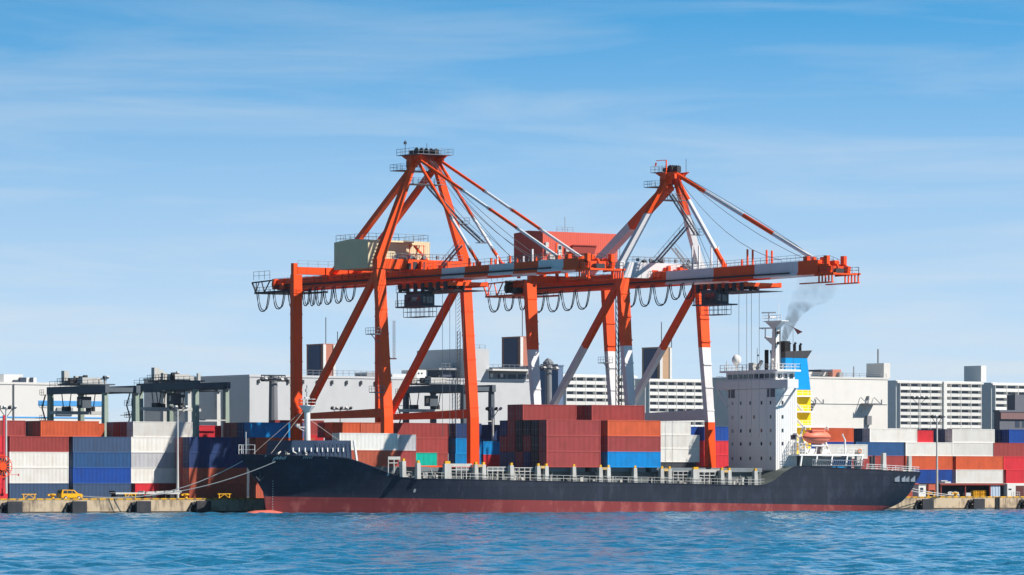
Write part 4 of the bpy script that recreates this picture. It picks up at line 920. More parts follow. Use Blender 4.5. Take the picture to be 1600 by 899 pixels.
# ================================================================== shipping containers
L40, H9, W8 = 12.19, 2.88, 2.438
def corr_mesh(L, name):
    m = MB(); pit = .28; n_ = int((L-.3)/pit); pit = (L-.3)/n_
    prof = []
    for i in range(n_): x = .15+i*pit; prof += [(x, 0), (x+pit*.30, 0), (x+pit*.45, .05), (x+pit*.80, .05), (x+pit*.95, 0)]
    prof.append((L-.15, 0))
    for yb, s in ((.03, 1), (W8-.03, -1)):
        for (xa, da), (xb, db) in zip(prof, prof[1:]): m.quad((xa, yb+s*da, .14), (xb, yb+s*db, .14), (xb, yb+s*db, H9-.10), (xa, yb+s*da, H9-.10))
    prof = []; n_ = 8; pit = (W8-.3)/n_
    for i in range(n_): y = .15+i*pit; prof += [(y, 0), (y+pit*.30, 0), (y+pit*.45, .05), (y+pit*.80, .05), (y+pit*.95, 0)]
    prof.append((W8-.15, 0))
    for (xa, da), (xb, db) in zip(prof, prof[1:]): m.quad((L-.03-da, xa, .14), (L-.03-db, xb, .14), (L-.03-db, xb, H9-.1), (L-.03-da, xa, H9-.1))
    for (xa, da), (xb, db) in zip(prof, prof[1:]): m.quad((.09+da, xa, .14), (.09+db, xb, .14), (.09+db, xb, H9-.1), (.09+da, xa, H9-.1))
    m.box(.08, L-.08, .08, W8-.08, H9-.12, H9-.03); m.box(.08, L-.08, .08, W8-.08, .08, .13)
    o = m.build(name, CM('white'), recalc=False); me = o.data; bpy.data.objects.remove(o); return me
def frame_mesh(L, name):
    m = MB()
    for x in (0, L-.15):
        for y in (0, W8-.15): m.box(x, x+.15, y, y+.15, .12, H9-.12)
    for y in (0, W8-.09):
        m.box(.15, L-.15, y, y+.09, H9-.13, H9-.004); m.box(.15, L-.15, y, y+.09, -.012, .15)
    for x in (0, L-.09):
        m.box(x, x+.09, .15, W8-.15, H9-.13, H9-.004); m.box(x, x+.09, .15, W8-.15, -.012, .15)
    for x in (-.01, L-.17):
        for y in (-.01, W8-.17):
            for z in (0, H9-.12): m.box(x, x+.18, y, y+.18, z, z+.12)
    o = m.build(name, CM('white'), recalc=False); me = o.data; bpy.data.objects.remove(o); return me
def door_mesh(k):
    m = MB(); m.box(-.03, .05, *((.16, W8/2-.01) if k == 0 else (W8/2+.01, W8-.16)), .16, H9-.14)
    o = m.build('doors', CM('white'), recalc=False); me = o.data; bpy.data.objects.remove(o); return me
def bar_mesh(k):
    m = MB()
    for y in ((.45, .95) if k == 0 else (W8-.95, W8-.45)): m.box(-.08, -.035, y-.03, y+.03, .1, H9-.06); m.box(-.1, -.035, y-.1, y+.16, 1.1, 1.2)
    o = m.build('bars', GREYM, recalc=False); me = o.data; bpy.data.objects.remove(o); return me
ME = {'b40': corr_mesh(L40, 'container_body_long'), 'b20': corr_mesh(L40/2, 'container_body_short'), 'f40': frame_mesh(L40, 'container_frame_long'), 'f20': frame_mesh(L40/2, 'container_frame_short'), 'door0': door_mesh(0), 'bar0': bar_mesh(0), 'door1': door_mesh(1), 'bar1': bar_mesh(1)}
def inst(name, me, parent, mt, loc, sc):
    o = bpy.data.objects.new(name, me); scene.collection.objects.link(o); o.parent = parent; o.location = loc; o.scale = sc
    if mt: o.material_slots[0].link = 'OBJECT'; o.material_slots[0].material = mt
    return o
USED = {}
def container(X, Y, Z, L, col, label, group, H=H9, door=True):
    assert label not in USED, label
    USED[label] = 1
    if len(label.split()) > 16: print('LONG', label)
    r = bpy.data.objects.new('shipping_container', None); scene.collection.objects.link(r); r.location = (X, Y, Z); tag(r, label, 'container', group)
    k = '40' if L > 8 else '20'; s = (L/(L40 if k == '40' else L40/2), 1, H/H9)
    inst('body', ME['b'+k], r, CM(col), (0, 0, 0), s); inst('frame', ME['f'+k], r, CM(col), (0, 0, 0), s)
    if door:
        for q in '01': d = inst('door', ME['door'+q], r, CM(col), (0, 0, 0), (1, 1, H/H9)); inst('locking_bar', ME['bar'+q], d, None, (0, 0, 0), (1, 1, 1))
    return r
TN = ['bottom', 'second', 'third', 'fourth', 'fifth']
RN = ['', ' one row back', ' two rows back', ' three rows back', ' four rows back', ' five rows back', ' six rows back']
def stack(desc, pl, pr, Y, tiers, group, z0=GZ+.02, base=1, hs=None, step=.02):
    # tiers: list from the lowest; each item is a colour or a list of colours going inland row by row
    X = XA(pl, Y); L = XA(pr, Y)-X; z = z0
    for i, t in enumerate(tiers):
        h = hs[i] if hs else H9
        if t is not None:
            for k, c in enumerate(t if isinstance(t, (list, tuple)) else [t]):
                if c is None: continue
                jx = random.uniform(-.06, .06)
                lab = '%s container,%s %s tier, %s' % (c, RN[k], TN[base-1+i], desc)
                container(X+jx, Y+k*2.52, z, L, c, lab, group, h+.018)
        z += h+step
G1 = 'containers stacked in the yard left of the ship'; G2 = 'containers stacked in the yard behind the ship'; G3 = 'containers stacked in the yard right of the ship'; G4 = 'containers on the deck of the ship'
YL = 40.0
stack('stack at the left edge', -92, 6, YL, ['bright red', 'bright red', 'bright red', ['bright red', 'maroon']], G1)
stack('overlapping stack at the left edge', -52, 40, YL+.2, ['maroon'], G1, z0=GZ+.02+4*2.90, base=5)
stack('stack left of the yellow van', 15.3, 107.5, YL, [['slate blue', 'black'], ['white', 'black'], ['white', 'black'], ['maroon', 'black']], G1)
stack('bridging the gap above the yellow van', 64, 155, YL, [['orange', 'orange', 'maroon']], G1, z0=GZ+.02+4*2.90, base=5)
stack('peeping out behind the orange one', 100, 163, YL+9.0, ['orange'], G1, z0=GZ+.02+4*2.90-.3, base=5)
stack('stack directly behind the yellow van', 114.3, 204.8, YL, ['slate blue', 'royal blue', 'mid blue', 'slate blue'], G1)
stack('short stack behind the trailers, left half', 211, 248, YL, ['bright red'], G1)
stack('short stack behind the trailers, right half', 249, 293, YL, ['maroon'], G1)
stack('stack between the yellow van and the light mast', 205.2, 293.5, YL, ['white', 'light grey', 'white'], G1, z0=GZ+.02+2.90, base=2)
stack('top of the white stack by the light mast', 208, 277, YL, [['white', 'maroon', 'maroon', 'grey']], G1, z0=GZ+.02+4*2.90, base=5)
stack('top of the white stack, right of the light mast', 277.4, 301, YL+.3, ['white'], G1, z0=GZ+.02+4*2.90, base=5)
stack('among the legs of the yard cranes', 311, 346, YL+24, ['bright red'], G1, z0=GZ+.02+3.9*2.90, base=5)
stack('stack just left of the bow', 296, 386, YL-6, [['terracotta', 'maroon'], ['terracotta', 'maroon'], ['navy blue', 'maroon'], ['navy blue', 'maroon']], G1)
stack('stack behind the bow railing', 400, 492, YL-4, ['terracotta', 'terracotta', 'terracotta', 'terracotta'], G1)
stack('top left of the tall orange leg', 392, 474, YL-4, [['bright blue', 'navy blue', 'terracotta', 'maroon']], G1, z0=GZ+.02+4*2.90, base=5)
stack('stack behind the foremast', 430, 506, YL+10, ['maroon', 'maroon', 'maroon', 'bright red', 'maroon'], G2, hs=[2.9, 2.9, 2.9, 3.6, 1.4+1.4])
YM = 26.0
stack('behind the white box on the foredeck', 518, 606, YM, ['maroon', 'terracotta', 'terracotta', 'maroon'], G2)
stack('left half of the top over the foredeck', 518, 562.5, YM, [['orange', 'maroon']], G2, z0=GZ+.02+4*2.90, base=5)
stack('right half of the top over the foredeck', 563.5, 608, YM, ['terracotta'], G2, z0=GZ+.02+4*2.90, base=5)
stack('right of the lattice shaded orange leg', 613, 700, YM, ['maroon', 'maroon', 'maroon', ['maroon', 'black'], 'maroon'], G2)
stack('low box beside the foredeck posts', 641, 682.5, 21, ['teal'], G2, z0=GZ+.02+2*2.9+.2, base=3, hs=[2.7])
stack('shaded stack left of the right orange leg', 712, 752, YM, ['maroon', 'maroon', 'bright blue', ['bright blue', 'navy blue'], ['navy blue', 'terracotta', 'navy blue', 'maroon']], G2)
stack('lit stack right of the right orange leg', 755.5, 838, YM, ['maroon', 'maroon', 'bright red', 'bright blue'], G2, hs=[2.9, 2.9, 2.6, 2.6])
stack('behind the orange leg, below the yard crane', 748, 835, YM+14, ['maroon', 'navy blue', 'maroon', 'navy blue', 'navy blue'], G2)
stack('beside the white crane leg', 1006, 1098, YL, ['maroon', 'royal blue', 'maroon', 'maroon', 'royal blue'], G2)
stack('left of the white deckhouse', 1100, 1190, YL-2, ['maroon', 'bright red', 'bright red', 'bright red', 'royal blue'], G2)
stack('behind the funnel casing', 1192, 1258, YL, ['maroon', 'maroon', 'terracotta', 'terracotta', 'terracotta'], G3)
stack('behind the lifeboat', 1261, 1334, YL, ['maroon', 'maroon', 'maroon', 'royal blue', 'orange'], G3)
stack('between the lifeboat and the stern posts', 1285, 1356, 20, ['white'], G3, z0=10.35, base=4, hs=[2.9])
stack('behind the lone white box at the stern', 1337, 1412, YL, ['maroon', 'maroon', 'maroon', 'mid blue'], G3)
stack('top of the blue stack at the stern', 1359, 1433, YL, [['white', 'slate blue', 'slate blue']], G3, z0=GZ+.02+4*2.90, base=5)
stack('above the stern railing', 1415, 1488, YL, ['terracotta', 'royal blue', 'orange', 'white'], G3)
stack('low one between white boxes on top', 1434, 1458, YL+1, ['bright red'], G3, z0=GZ+.02+4*2.90, base=5, hs=[2.5])
stack('near the right edge on top', 1488, 1554, YL, [['white', 'slate blue', 'slate blue', 'slate blue', 'slate blue']], G3, z0=GZ+.02+4*2.90, base=5)
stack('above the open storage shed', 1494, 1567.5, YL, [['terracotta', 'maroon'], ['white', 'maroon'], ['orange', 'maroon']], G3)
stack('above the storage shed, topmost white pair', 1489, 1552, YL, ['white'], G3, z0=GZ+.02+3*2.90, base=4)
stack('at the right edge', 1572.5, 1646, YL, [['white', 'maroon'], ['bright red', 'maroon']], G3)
stack('upper stack at the right edge', 1568, 1642, YL, ['bright red'], G3, z0=GZ+.02+2*2.90, base=3)
stack('widest on the right, under the blue box', 1553, 1640, YL, ['maroon'], G3, z0=GZ+.02+3*2.90, base=4)
stack('top right corner of the yard', 1577, 1662, YL, [['royal blue', 'navy blue', 'navy blue']], G3, z0=GZ+.02+4*2.90, base=5)
# on deck
Yd = -25.4; zb = 8.25
def deck(desc, pl, rows, Y0, k0, z, tier, L=L40):
    X = XA(pl, Y0) if pl > 0 else -pl
    for k, c in enumerate(rows):
        if c: container(X, Y0+(k0+k)*2.5, z, L, c, '%s container on deck,%s %s tier, %s' % (c, RN[k], TN[tier-1], desc), G4, 2.888)
X1 = XA(854, Yd); X2 = XA(949.5, Yd)
for pl, desc, tiers in ((854, 'block left of amidships', [['maroon', 'black', 'navy blue', 'maroon', 'slate blue', 'slate blue'], ['maroon', 'black', 'maroon', 'black', 'maroon', 'maroon'], ['maroon', 'black', 'black', 'black', 'maroon', 'navy blue']]),
                        (949.5, 'block with the bright blue box', [['bright blue', 'navy blue', 'maroon', 'maroon'], ['maroon', 'black', 'maroon', 'maroon'], ['orange', 'maroon', 'maroon', 'maroon']])):
    for i, rows_ in enumerate(tiers): deck(desc, pl, rows_, Yd, 0, zb+i*2.89, i+1)
for k, c in enumerate(('maroon', 'maroon')): container(X1, Yd+(3+k)*2.5, zb+3*2.89, L40, c, c+' container on deck, alone at the top left'+(', one row further inland' if k else ''), G4, 2.888)
for k, c in enumerate(('maroon', 'maroon')): container(X2, Yd+(2+k)*2.5, zb+3*2.89, L40, c, c+' container on deck, alone at the top right'+(', one row further inland' if k else ''), G4, 2.888)
Yw = -8.0; Xw = XA(1093, Yw)-L40
for i, (c, dx) in enumerate((('white', 0), ('white', 0), ('white', -2.1))): container(Xw+dx, Yw, 9.35+i*2.6 if i < 2 else 9.35+5.2, L40, c, '%s container on deck left of the red crane leg, %s of three' % (c, ('bottom', 'middle', 'topmost')[i]), G4, 2.598)
MB().box(Xw+.5, Xw+11.5, Yw+.2, Yw+2.2, 8.21, 9.32).build('hatch_pedestal', DARK, ship)
Yf = -19.0; Xf = XA(530.6, Yf)
container(Xf, Yf, 8.35, L40, 'terracotta', 'terracotta container on the foredeck, under the clean white one', G4, 2.888)
container(Xf, Yf, 11.24, L40+.2, 'white', 'clean white container on the foredeck, on top of the terracotta one', G4, 3.05)
container(Xf+7.2, -14.5, 11.24, L40, 'light grey', 'light grey container on the foredeck, peeping out behind the clean white one', G4, 2.888)
container(Xf+7.2, -14.5, 8.35, L40, 'maroon', 'maroon container on the foredeck, under the light grey one', G4, 2.888)
MB().box(Xf+1, Xf+19, -19.0, -11.6, 6.0, 8.3).build('hatch_cover', MATS['hatch_grey'], ship)
# ================================================================== buildings behind the yard
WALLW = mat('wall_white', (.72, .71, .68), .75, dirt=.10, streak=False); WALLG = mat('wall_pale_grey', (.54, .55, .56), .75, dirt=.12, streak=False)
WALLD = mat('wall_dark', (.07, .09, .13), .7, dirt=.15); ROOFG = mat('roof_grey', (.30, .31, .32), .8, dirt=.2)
BRK = mat('brick_salmon', (.50, .19, .13), .8, dirt=.15); TAN = mat('wall_tan', (.50, .32, .20), .8, dirt=.12); BLUEB = mat('sign_blue', (.08, .34, .72), .6, dirt=.05)
APW = mat('apartment_white', (.74, .73, .70), .8, dirt=.15, dcol=(.45, .40, .34)); APD = mat('apartment_shade', (.30, .31, .35), .8, dirt=.15); WIN = mat('far_window', (.045, .06, .09), .25, dirt=0)
def bl(name, label, cat_, pL, pC, pR, top, Y0, m_, group=None, depth=None):
    X0, X1 = XA(pC, Y0), XA(pR, Y0); Y1 = YA(pL, X0) if depth is None else Y0+depth; z = ZA(top, X0, Y0)
    r = thing(name, (X0, Y0, GZ), label, cat_, group); MB().box(X0, X1, Y0, Y1, GZ+.01, z).build('wall', m_, r)
    MB().box(X0-.15, X1+.15, Y0-.15, Y1+.15, z+.01, z+.5).build('parapet', m_, r)
    return r, X0, X1, Y0, Y1, z
def pbox(r, nm_, m_, pa, pb_, ya, yb, Y, d=.3, Yd=None):
    # box on a facade from photo measurements
    Xa, Xb = XA(pa, Y), XA(pb_, Y); za, zb_ = ZA(yb, Xa, Y), ZA(ya, Xa, Y); return MB().box(Xa, Xb, Y-d, Y+(Yd or 0)-.004, za, zb_).build(nm_, m_, r)
r, X0, X1, Y0, Y1, z = bl('warehouse', 'white warehouse with a blue band at the far left, behind the yard crane', 'building', -60, -40, 168, 600, 170, WALLW, depth=50)
pbox(r, 'blue_band', BLUEB, 60, 167, 626, 634, Y0, .1); pbox(r, 'blue_stripe', BLUEB, -38, 167, 650.5, 652.5, Y0, .1); pbox(r, 'drainpipe', GREYM, 20.4, 21.6, 600, 660, Y0, .3)
for a, b_, c_, d_, m_ in ((-30, 6, 585, 599, ROOFG), (6, 36, 585, 599, WALLW), (21, 29, 594, 598.5, WIN), (31, 41, 590, 598.5, WIN), (48, 52, 590, 598.5, WIN), (36, 57, 590, 599, WALLW)):
    pbox(r, 'roof_block' if m_ is not WIN else 'roof_opening', m_, a, b_, c_, d_, Y0+(4 if m_ is not WIN else 3.6), 0 if m_ is not WIN else .1, 6 if m_ is not WIN else .3)
pbox(r, 'canopy', ROOFG, 88, 113, 637, 648, Y0, .4)
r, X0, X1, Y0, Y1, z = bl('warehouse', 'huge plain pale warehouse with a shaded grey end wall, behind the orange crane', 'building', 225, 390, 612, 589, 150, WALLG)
m = MB(); x = X0+2
while x < X1: m.box(x, x+.5, Y0-.35, Y0-.16, z-1.4, z-.5); x += 3.2*1.2
m.pieces('gutter_bracket', DARK, r); m = MB(); m.rail([(X0+12, Y0+.4, z+.5), (X1, Y0+.4, z+.5)], 1.2, 1.6, .08); m.build('railing', GREYM, r)
pbox(r, 'roof_block', ROOFG, 573, 590, 582, 588, Y0+2, 0, 5)
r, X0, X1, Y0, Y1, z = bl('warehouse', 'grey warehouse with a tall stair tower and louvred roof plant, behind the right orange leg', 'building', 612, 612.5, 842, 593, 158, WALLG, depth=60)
pbox(r, 'stair_tower', WALLG, 727, 762, 545, 593.5, Y0+.5, .6, 20); pbox(r, 'roof_block', WALLG, 613, 646, 584, 594, Y0+2, 0, 12); pbox(r, 'roof_block', WALLW, 650, 666, 578, 592, Y0+1, 0, 6)
pbox(r, 'roof_opening', WIN, 653, 655, 582.5, 584.5, Y0+1, .12); pbox(r, 'roof_opening', WIN, 658, 660, 582.5, 584.5, Y0+1, .12)
pbox(r, 'plant_room', WALLD, 691, 714, 578, 589, Y0+3, 0, 6); pbox(r, 'plant_roof', ROOFG, 686, 716, 575, 578, Y0+2, 0, 9)
pbox(r, 'roof_slab', WALLW, 762, 830, 576.5, 579.5, Y0-.5, 2, 8); pbox(r, 'plant_room', ROOFG, 765, 829, 580, 593, Y0+1, 0, 6)
for k in range(3): pbox(r, 'louvre', WIN, 778+k*16, 790+k*16, 585, 592, Y0+1, .15)
for a in (765, 781, 825): pbox(r, 'vent_box', WALLW, a, a+4, 584, 590, Y0+.9, .3)
m = MB(); m.rail([(XA(690, Y0+3), Y0+3, ZA(575, X0, Y0)), (XA(714, Y0+3), Y0+3, ZA(575, X0, Y0))], 1.3, 1.2, .08); m.rail([(XA(762, Y0), Y0, ZA(576, X0, Y0)), (XA(829, Y0), Y0, ZA(576, X0, Y0))], 1.3, 1.5, .08)
m.rail([(XA(727, Y0), Y0+1, ZA(545, X0, Y0)), (XA(762, Y0), Y0+1, ZA(545, X0, Y0))], 1.3, 1.5, .08); m.build('railing', GREYM, r)
m = MB(); X = XA(714.5, Y0-1)
for dx in (0, .8): m.beam((X+dx, Y0-1, 20), (X+dx, Y0-1, ZA(518, X, Y0)), .14)
for k in range(34): m.beam((X, Y0-1, 20+k*.9), (X+.8, Y0-1, 20.9+k*.9), .08)
m.build('ladder_mast', DARK, r)
# three distant slab towers
for i, (pL, pC, pR, top, mm3, lab) in enumerate(((479, 505, 523, 538.5, BRK, 'distant slab tower with a salmon end wall, seen between the left orange legs'),
    (784, 813, 838, 527, BRK, 'distant slab tower with a dusky pink end wall, beside the second crane\'s left leg'), (1003, 1031, 1048.5, 543.5, TAN, 'distant slab tower with a tan end wall, behind the white crane brace'))):
    r, X0, X1, Y0, Y1, z = bl('tower_block', lab, 'tower block', pL, pC, pR, top, 1500, mm3, 'distant tower blocks')
    w_ = XA(pC+3.5, 1500)-X0; MB().box(X0-.3, X0+w_, Y0-.6, Y0-.2, GZ, z).build('corner_pier', APW, r); MB().box(X1-w_*.8, X1+.2, Y0-.6, Y0-.2, GZ, z).build('corner_pier', APW, r)
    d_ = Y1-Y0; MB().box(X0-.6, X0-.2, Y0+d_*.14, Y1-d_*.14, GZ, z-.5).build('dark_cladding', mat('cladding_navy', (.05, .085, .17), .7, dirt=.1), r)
    m = MB(); m.beam((X0+5, Y0+5, z), (X0+5, Y0+5, z+16), .35); m.beam((X0+15, Y0+8, z), (X0+15, Y0+8, z+8), .35); m.pieces('aerial', DARK, r)
def apart(label, pL, pC, pR, top, Y0, floors, fpx, bays, wide=.55, grp='white apartment blocks behind the yard', ywin=None, side=APW):
    r, X0, X1, Y0, Y1, z = bl('apartment_block', label, 'apartment block', pL, pC, pR, top, Y0, APW, grp)
    p = fpx*(Z0+X0*ST+Y0*CT)/F; bw = (X1-X0-3)/bays; c_ = 0
    pane = None
    for f in range(floors):
        zt = z-1.2-f*p
        MB().box(X0+1.5, X1-1.0, Y0-1.6, Y0-.01, zt-p*.52-p*.45, zt-p*.45).build('balcony', APW, r)
        for k in range(bays):
            a = X0+2.0+k*bw
            if pane is None:
                pane = MB().box(0, bw*.82, -.05, 0, 0, p*.40); pane = pane.build('window', WIN); w_ = pane
            else: w_ = pane.copy(); scene.collection.objects.link(w_)
            w_.parent = r; w_.location = (a-X0, -.02, zt-p*.42-GZ)
    m = MB()
    for k in range(bays+1): x = X0+1.6+k*bw; m.box(x-.12, x+.12, Y0-1.75, Y0-.01, z-1.4-floors*p, z-.9)
    m.box(X0-.4, X1+.4, Y0-1.7, Y0-.2, z-.9, z+.1); m.build('partition', APW, r)
    return r, X0, X1, Y0, Y1, z
r, *_ = apart('white apartment block with wide dark window bands, between the second crane\'s left legs', 846, 878, 992, 586.5, 1150, 6, 10.7, 7)
r, *_ = apart('white balcony block with a lilac shaded end, behind the second crane\'s right legs', 992, 1008, 1114, 593.5, 1120, 7, 10.3, 7)
r, X0, X1, Y0, Y1, z = apart('long white balcony block with a square stair core, behind the right mast', 1387, 1400, 1533, 596, 1130, 8, 9.9, 8)
pbox(r, 'roof_tower', APW, 1533, 1541, 571.5, 597, Y0+6, 0, 14); pbox(r, 'stair_core', APW, 1470, 1475, 596.5, 672, Y0, 2.6)
r, X0, X1, Y0, Y1, z = apart('white balcony block running off the right edge of the picture', 1533, 1549, 1680, 599.5, 1180, 7, 9.6, 7)
r, X0, X1, Y0, Y1, z = bl('warehouse', 'big beige warehouse with small wall canopies, behind the white deckhouse', 'building', 1112, 1205, 1387, 590.5, 190, mat('wall_beige', (.66, .64, .60), .8, dirt=.12, streak=False))
pbox(r, 'roof_tower', MATS['wall_beige'], 1381, 1391, 567.5, 591, Y0+2, 0, 7); pbox(r, 'roof_block', WALLD, 1283, 1301, 577.5, 580.5, Y0+3, 0, 6); pbox(r, 'roof_block', BRK, 1301, 1314, 577.5, 589, Y0+4, 0, 5); pbox(r, 'roof_block', ROOFG, 1312, 1318, 582, 589, Y0+3, 0, 4)
pbox(r, 'roof_block', MATS['wall_beige'], 1262, 1303, 581, 591, Y0+6, 0, 8); pbox(r, 'roof_opening', WIN, 1281, 1290, 588, 590, Y0+5.9, .3)
pbox(r, 'string_course', ROOFG, 1206, 1386, 629.6, 630.2, Y0, .15); pbox(r, 'duct', GREYM, 1352, 1359, 650, 664, Y0, .8); pbox(r, 'wall_fitting', GREYM, 1354, 1355.4, 619, 625, Y0, .8)
for a, b_ in ((1344, 1365), (1262, 1274)):
    X, Xb = XA(a, Y0), XA(b_, Y0); zt = ZA(632, X, Y0); m = MB(); m.box(X, Xb, Y0-3.2, Y0-.2, zt, zt+.25); m.beam((X, Y0-3, zt), (X, Y0-.2, zt+1.8), .15); m.beam((Xb, Y0-3, zt), (Xb, Y0-.2, zt+1.8), .15); m.beam((X, Y0-3, zt), (X, Y0-.3, zt-2), .2); m.box(X-.1, X+.1, Y0-3.3, Y0-3, zt, zt+1.2); m.box(Xb-.1, Xb+.1, Y0-3.3, Y0-3, zt, zt+1.2); m.build('wall_canopy', GREYM, r)
m = MB(); m.beam((XA(1372, Y0+20), Y0+20, z), (XA(1372, Y0+20), Y0+20, z+8.5), .3); m.beam((XA(1334, Y0+5), Y0+5, z), (XA(1334, Y0+5), Y0+5, z+3.4), .2); m.rail([(XA(1206, Y0), Y0+.3, z+.5), (XA(1386, Y0), Y0+.3, z+.5)], 1.0, 2.2, .07); m.pieces('roof_aerial', GREYM, r)
r, X0, X1, Y0, Y1, z = bl('office_block', 'dark grey office block behind the containers at the right edge', 'building', 1553, 1562, 1690, 644, 150, mat('wall_slate', (.14, .15, .18), .8, dirt=.2))
pbox(r, 'upper_floor', MATS['wall_slate'], 1586, 1690, 617, 644, Y0+2, 0, 3); pbox(r, 'fascia', mat('fascia_brown', (.22, .13, .13), .8, dirt=.2), 1562, 1690, 645, 655, Y0, .5)
for a in (1586, 1597): pbox(r, 'window', WIN, a, a+7, 657, 668, Y0, .05)
r, X0, X1, Y0, Y1, z = bl('control_building', 'dark blue grey block with roof machinery behind the white crane brace', 'building', 838, 872, 880, 573, 420, mat('wall_bluegrey', (.13, .19, .30), .8, dirt=.15), depth=40)
m = MB(); m.lathe((X0+2, Y0+8, z), [(1.6, 0), (1.6, 1.5), (.6, 2.6)], 10); m.beam((X0-1, Y0+2, z), (X0-2.5, Y0+2, z+2.5), .4); m.pieces('roof_aerial', GREYM, r)
# hills far behind
m = MB(); rnd = random.Random(1); xs = [-3000+k*60 for k in range(140)]; hh = []
h = 50
for x in xs: h = max(25, min(62, h+rnd.uniform(-6, 6))); hh.append(h)
for i in range(len(xs)-1):
    m.quad((xs[i], 4200, 2.5), (xs[i+1], 4200, 2.5), (xs[i+1], 4500, hh[i+1]), (xs[i], 4500, hh[i])); m.quad((xs[i], 4500, hh[i]), (xs[i+1], 4500, hh[i+1]), (xs[i+1], 5200, 2.5), (xs[i], 5200, 2.5))
struct(m.build('hills', mat('hill_green', (.05, .09, .10), .9, dirt=.3), smooth=True))
# ================================================================== yard cranes
RG = mat('yard_crane_green', (.30, .37, .31), .6, dirt=.3); RD = mat('yard_crane_steel', (.10, .125, .15), .65, dirt=.35)
def rtg(px, Y0, top, label, span=21.5, pit=6.9, frames=2, cabpos=.35, body=RG):
    X0 = XA(px, Y0)-.5; r = thing('yard_crane', (X0, Y0, GZ), label, 'yard crane', 'rail mounted yard cranes between the containers'); z = ZA(top, X0, Y0)
    for f in range(frames):
        X = X0+f*pit
        for Y in (Y0, Y0+span):
            m = MB(); m.frust((X, Y, GZ+1.2), (X+.1, Y+.2, z-1.3), 1.0, 1.5, .8, 1.1); m.build('leg', body, r)
        m = MB(); m.box(X, X+.9, Y0-.3, Y0+span+1.4, z-1.45, z); m.build('girder', RD, r)
    m = MB()
    for Y in (Y0, Y0+span):
        m.box(X0-.8, X0+pit+1.8, Y+.2, Y+1.2, GZ+.5, GZ+1.5)
        for k in range(4):
            m.lathe((X0-.2+k*2.6, Y+.7, GZ+.5), [(.5, -.3), (.5, .3)], 12, 1)
        m.box(X0+1, X0+pit, Y+.3, Y+.9, z-1.3, z-.4)
    m.pieces('wheel_truck', RD, r)
    m = MB(); m.box(X0+1, X0+pit, Y0-.2, Y0-.0, z-7.6, z-7.4); m.build('cross_tie', PALE, r)
    # trolley with hoist house on top, cab below, spreader
    yc = Y0+span*(1-cabpos); rn = random.Random(int(px))
    m = MB(); m.mi = 0; m.box(X0, X0+pit+.9, yc-4.5, yc+4.5, z+.25, z+.5)
    m.mi = 2; m.box(X0+1, X0+5.0, yc-3.6, yc-1.6, z+.5, z+1.7)
    m.mi = 1
    for k in range(10): x = X0+rn.uniform(.2, pit-1); y = yc+rn.uniform(-4.2, 3.6); a = rn.uniform(.4, 1.1); m.mi = rn.choice((1, 2)); m.box(x, x+a, y, y+a, z+.5, z+.7+rn.uniform(.4, 1.7))
    m.mi = 2; m.box(X0+.2, X0+1.3, yc+2.2, yc+3.4, z+.5, z+3.1)
    m.mi = 1; m.rail([(X0-.1, yc-4.5, z+.5), (X0-.1, yc+4.5, z+.5)], 1.1, 1.2, .08)
    for k in range(3): m.lathe((X0+2+k*1.8, yc+1, z+1.2), [(.6, -.4), (.6, .4)], 10, 1)
    m.build('trolley', [RD, DARK, PALE], r)
    m = MB(); m.mi = 0; m.box(X0+2, X0+4, yc-1.8, yc+.4, z-4.2, z-2.0); m.mi = 1; m.box(X0+1.95, X0+1.99, yc-1.4, yc, z-3.6, z-2.5); m.build('driver_cab', [RD, GLASS], r)
    m = MB(); m.mi = 0; m.box(X0-2, X0+pit+3, yc+1.6, yc+4.0, z-5.4, z-4.8); m.mi = 1
    for x in (X0+1, X0+pit-.5): m.beam((x, yc+1.8, z-4.8), (x, yc+.9, z-1.4), .14); m.beam((x, yc+3.8, z-4.8), (x, yc+4.6, z-1.4), .14); m.box(x-.5, x+.5, yc+1.8, yc+3.8, z-4.8, z-3.9)
    m.build('spreader', [PALE, DARK], r)
    m = MB(); Y = Y0+span+.3      # stair tower on the outside of the far leg
    for k in range(7):
        zz0 = z-1.5-k*2.5; m.beam((X0-.2, Y+1.2+(k % 2)*1.4, zz0), (X0-.2, Y+1.2+((k+1) % 2)*1.4, zz0-2.5), .14, .3); m.box(X0-.6, X0+.4, Y+1.2, Y+2.8, zz0-.08, zz0); m.rail([(X0-.6, Y+2.8, zz0), (X0-.6, Y+1.2, zz0)], 1.0, .8, .06)
    m.box(X0-.6, X0+.4, Y+.5, Y+4.6, z-6.1, z-6.0); m.build('stair', DARK, r)
    m = MB(); m.rail([(X0-.1, Y0, z), (X0-.1, Y0+span, z)], 1.1, 2.2, .06); m.build('railing', DARK, r)
rtg(167, 62, 602, 'green grey yard crane at the far left in front of the blue banded warehouse')
rtg(309, 62, 596.5, 'green grey yard crane nearest the light mast, with the highest hoist house')
rtg(297, 92, 600, 'pale legged yard crane standing behind the one by the light mast', cabpos=.55, body=PALE)
rtg(728, 70, 601, 'dark yard crane seen between and behind the orange crane\'s legs', body=RD, cabpos=.2)
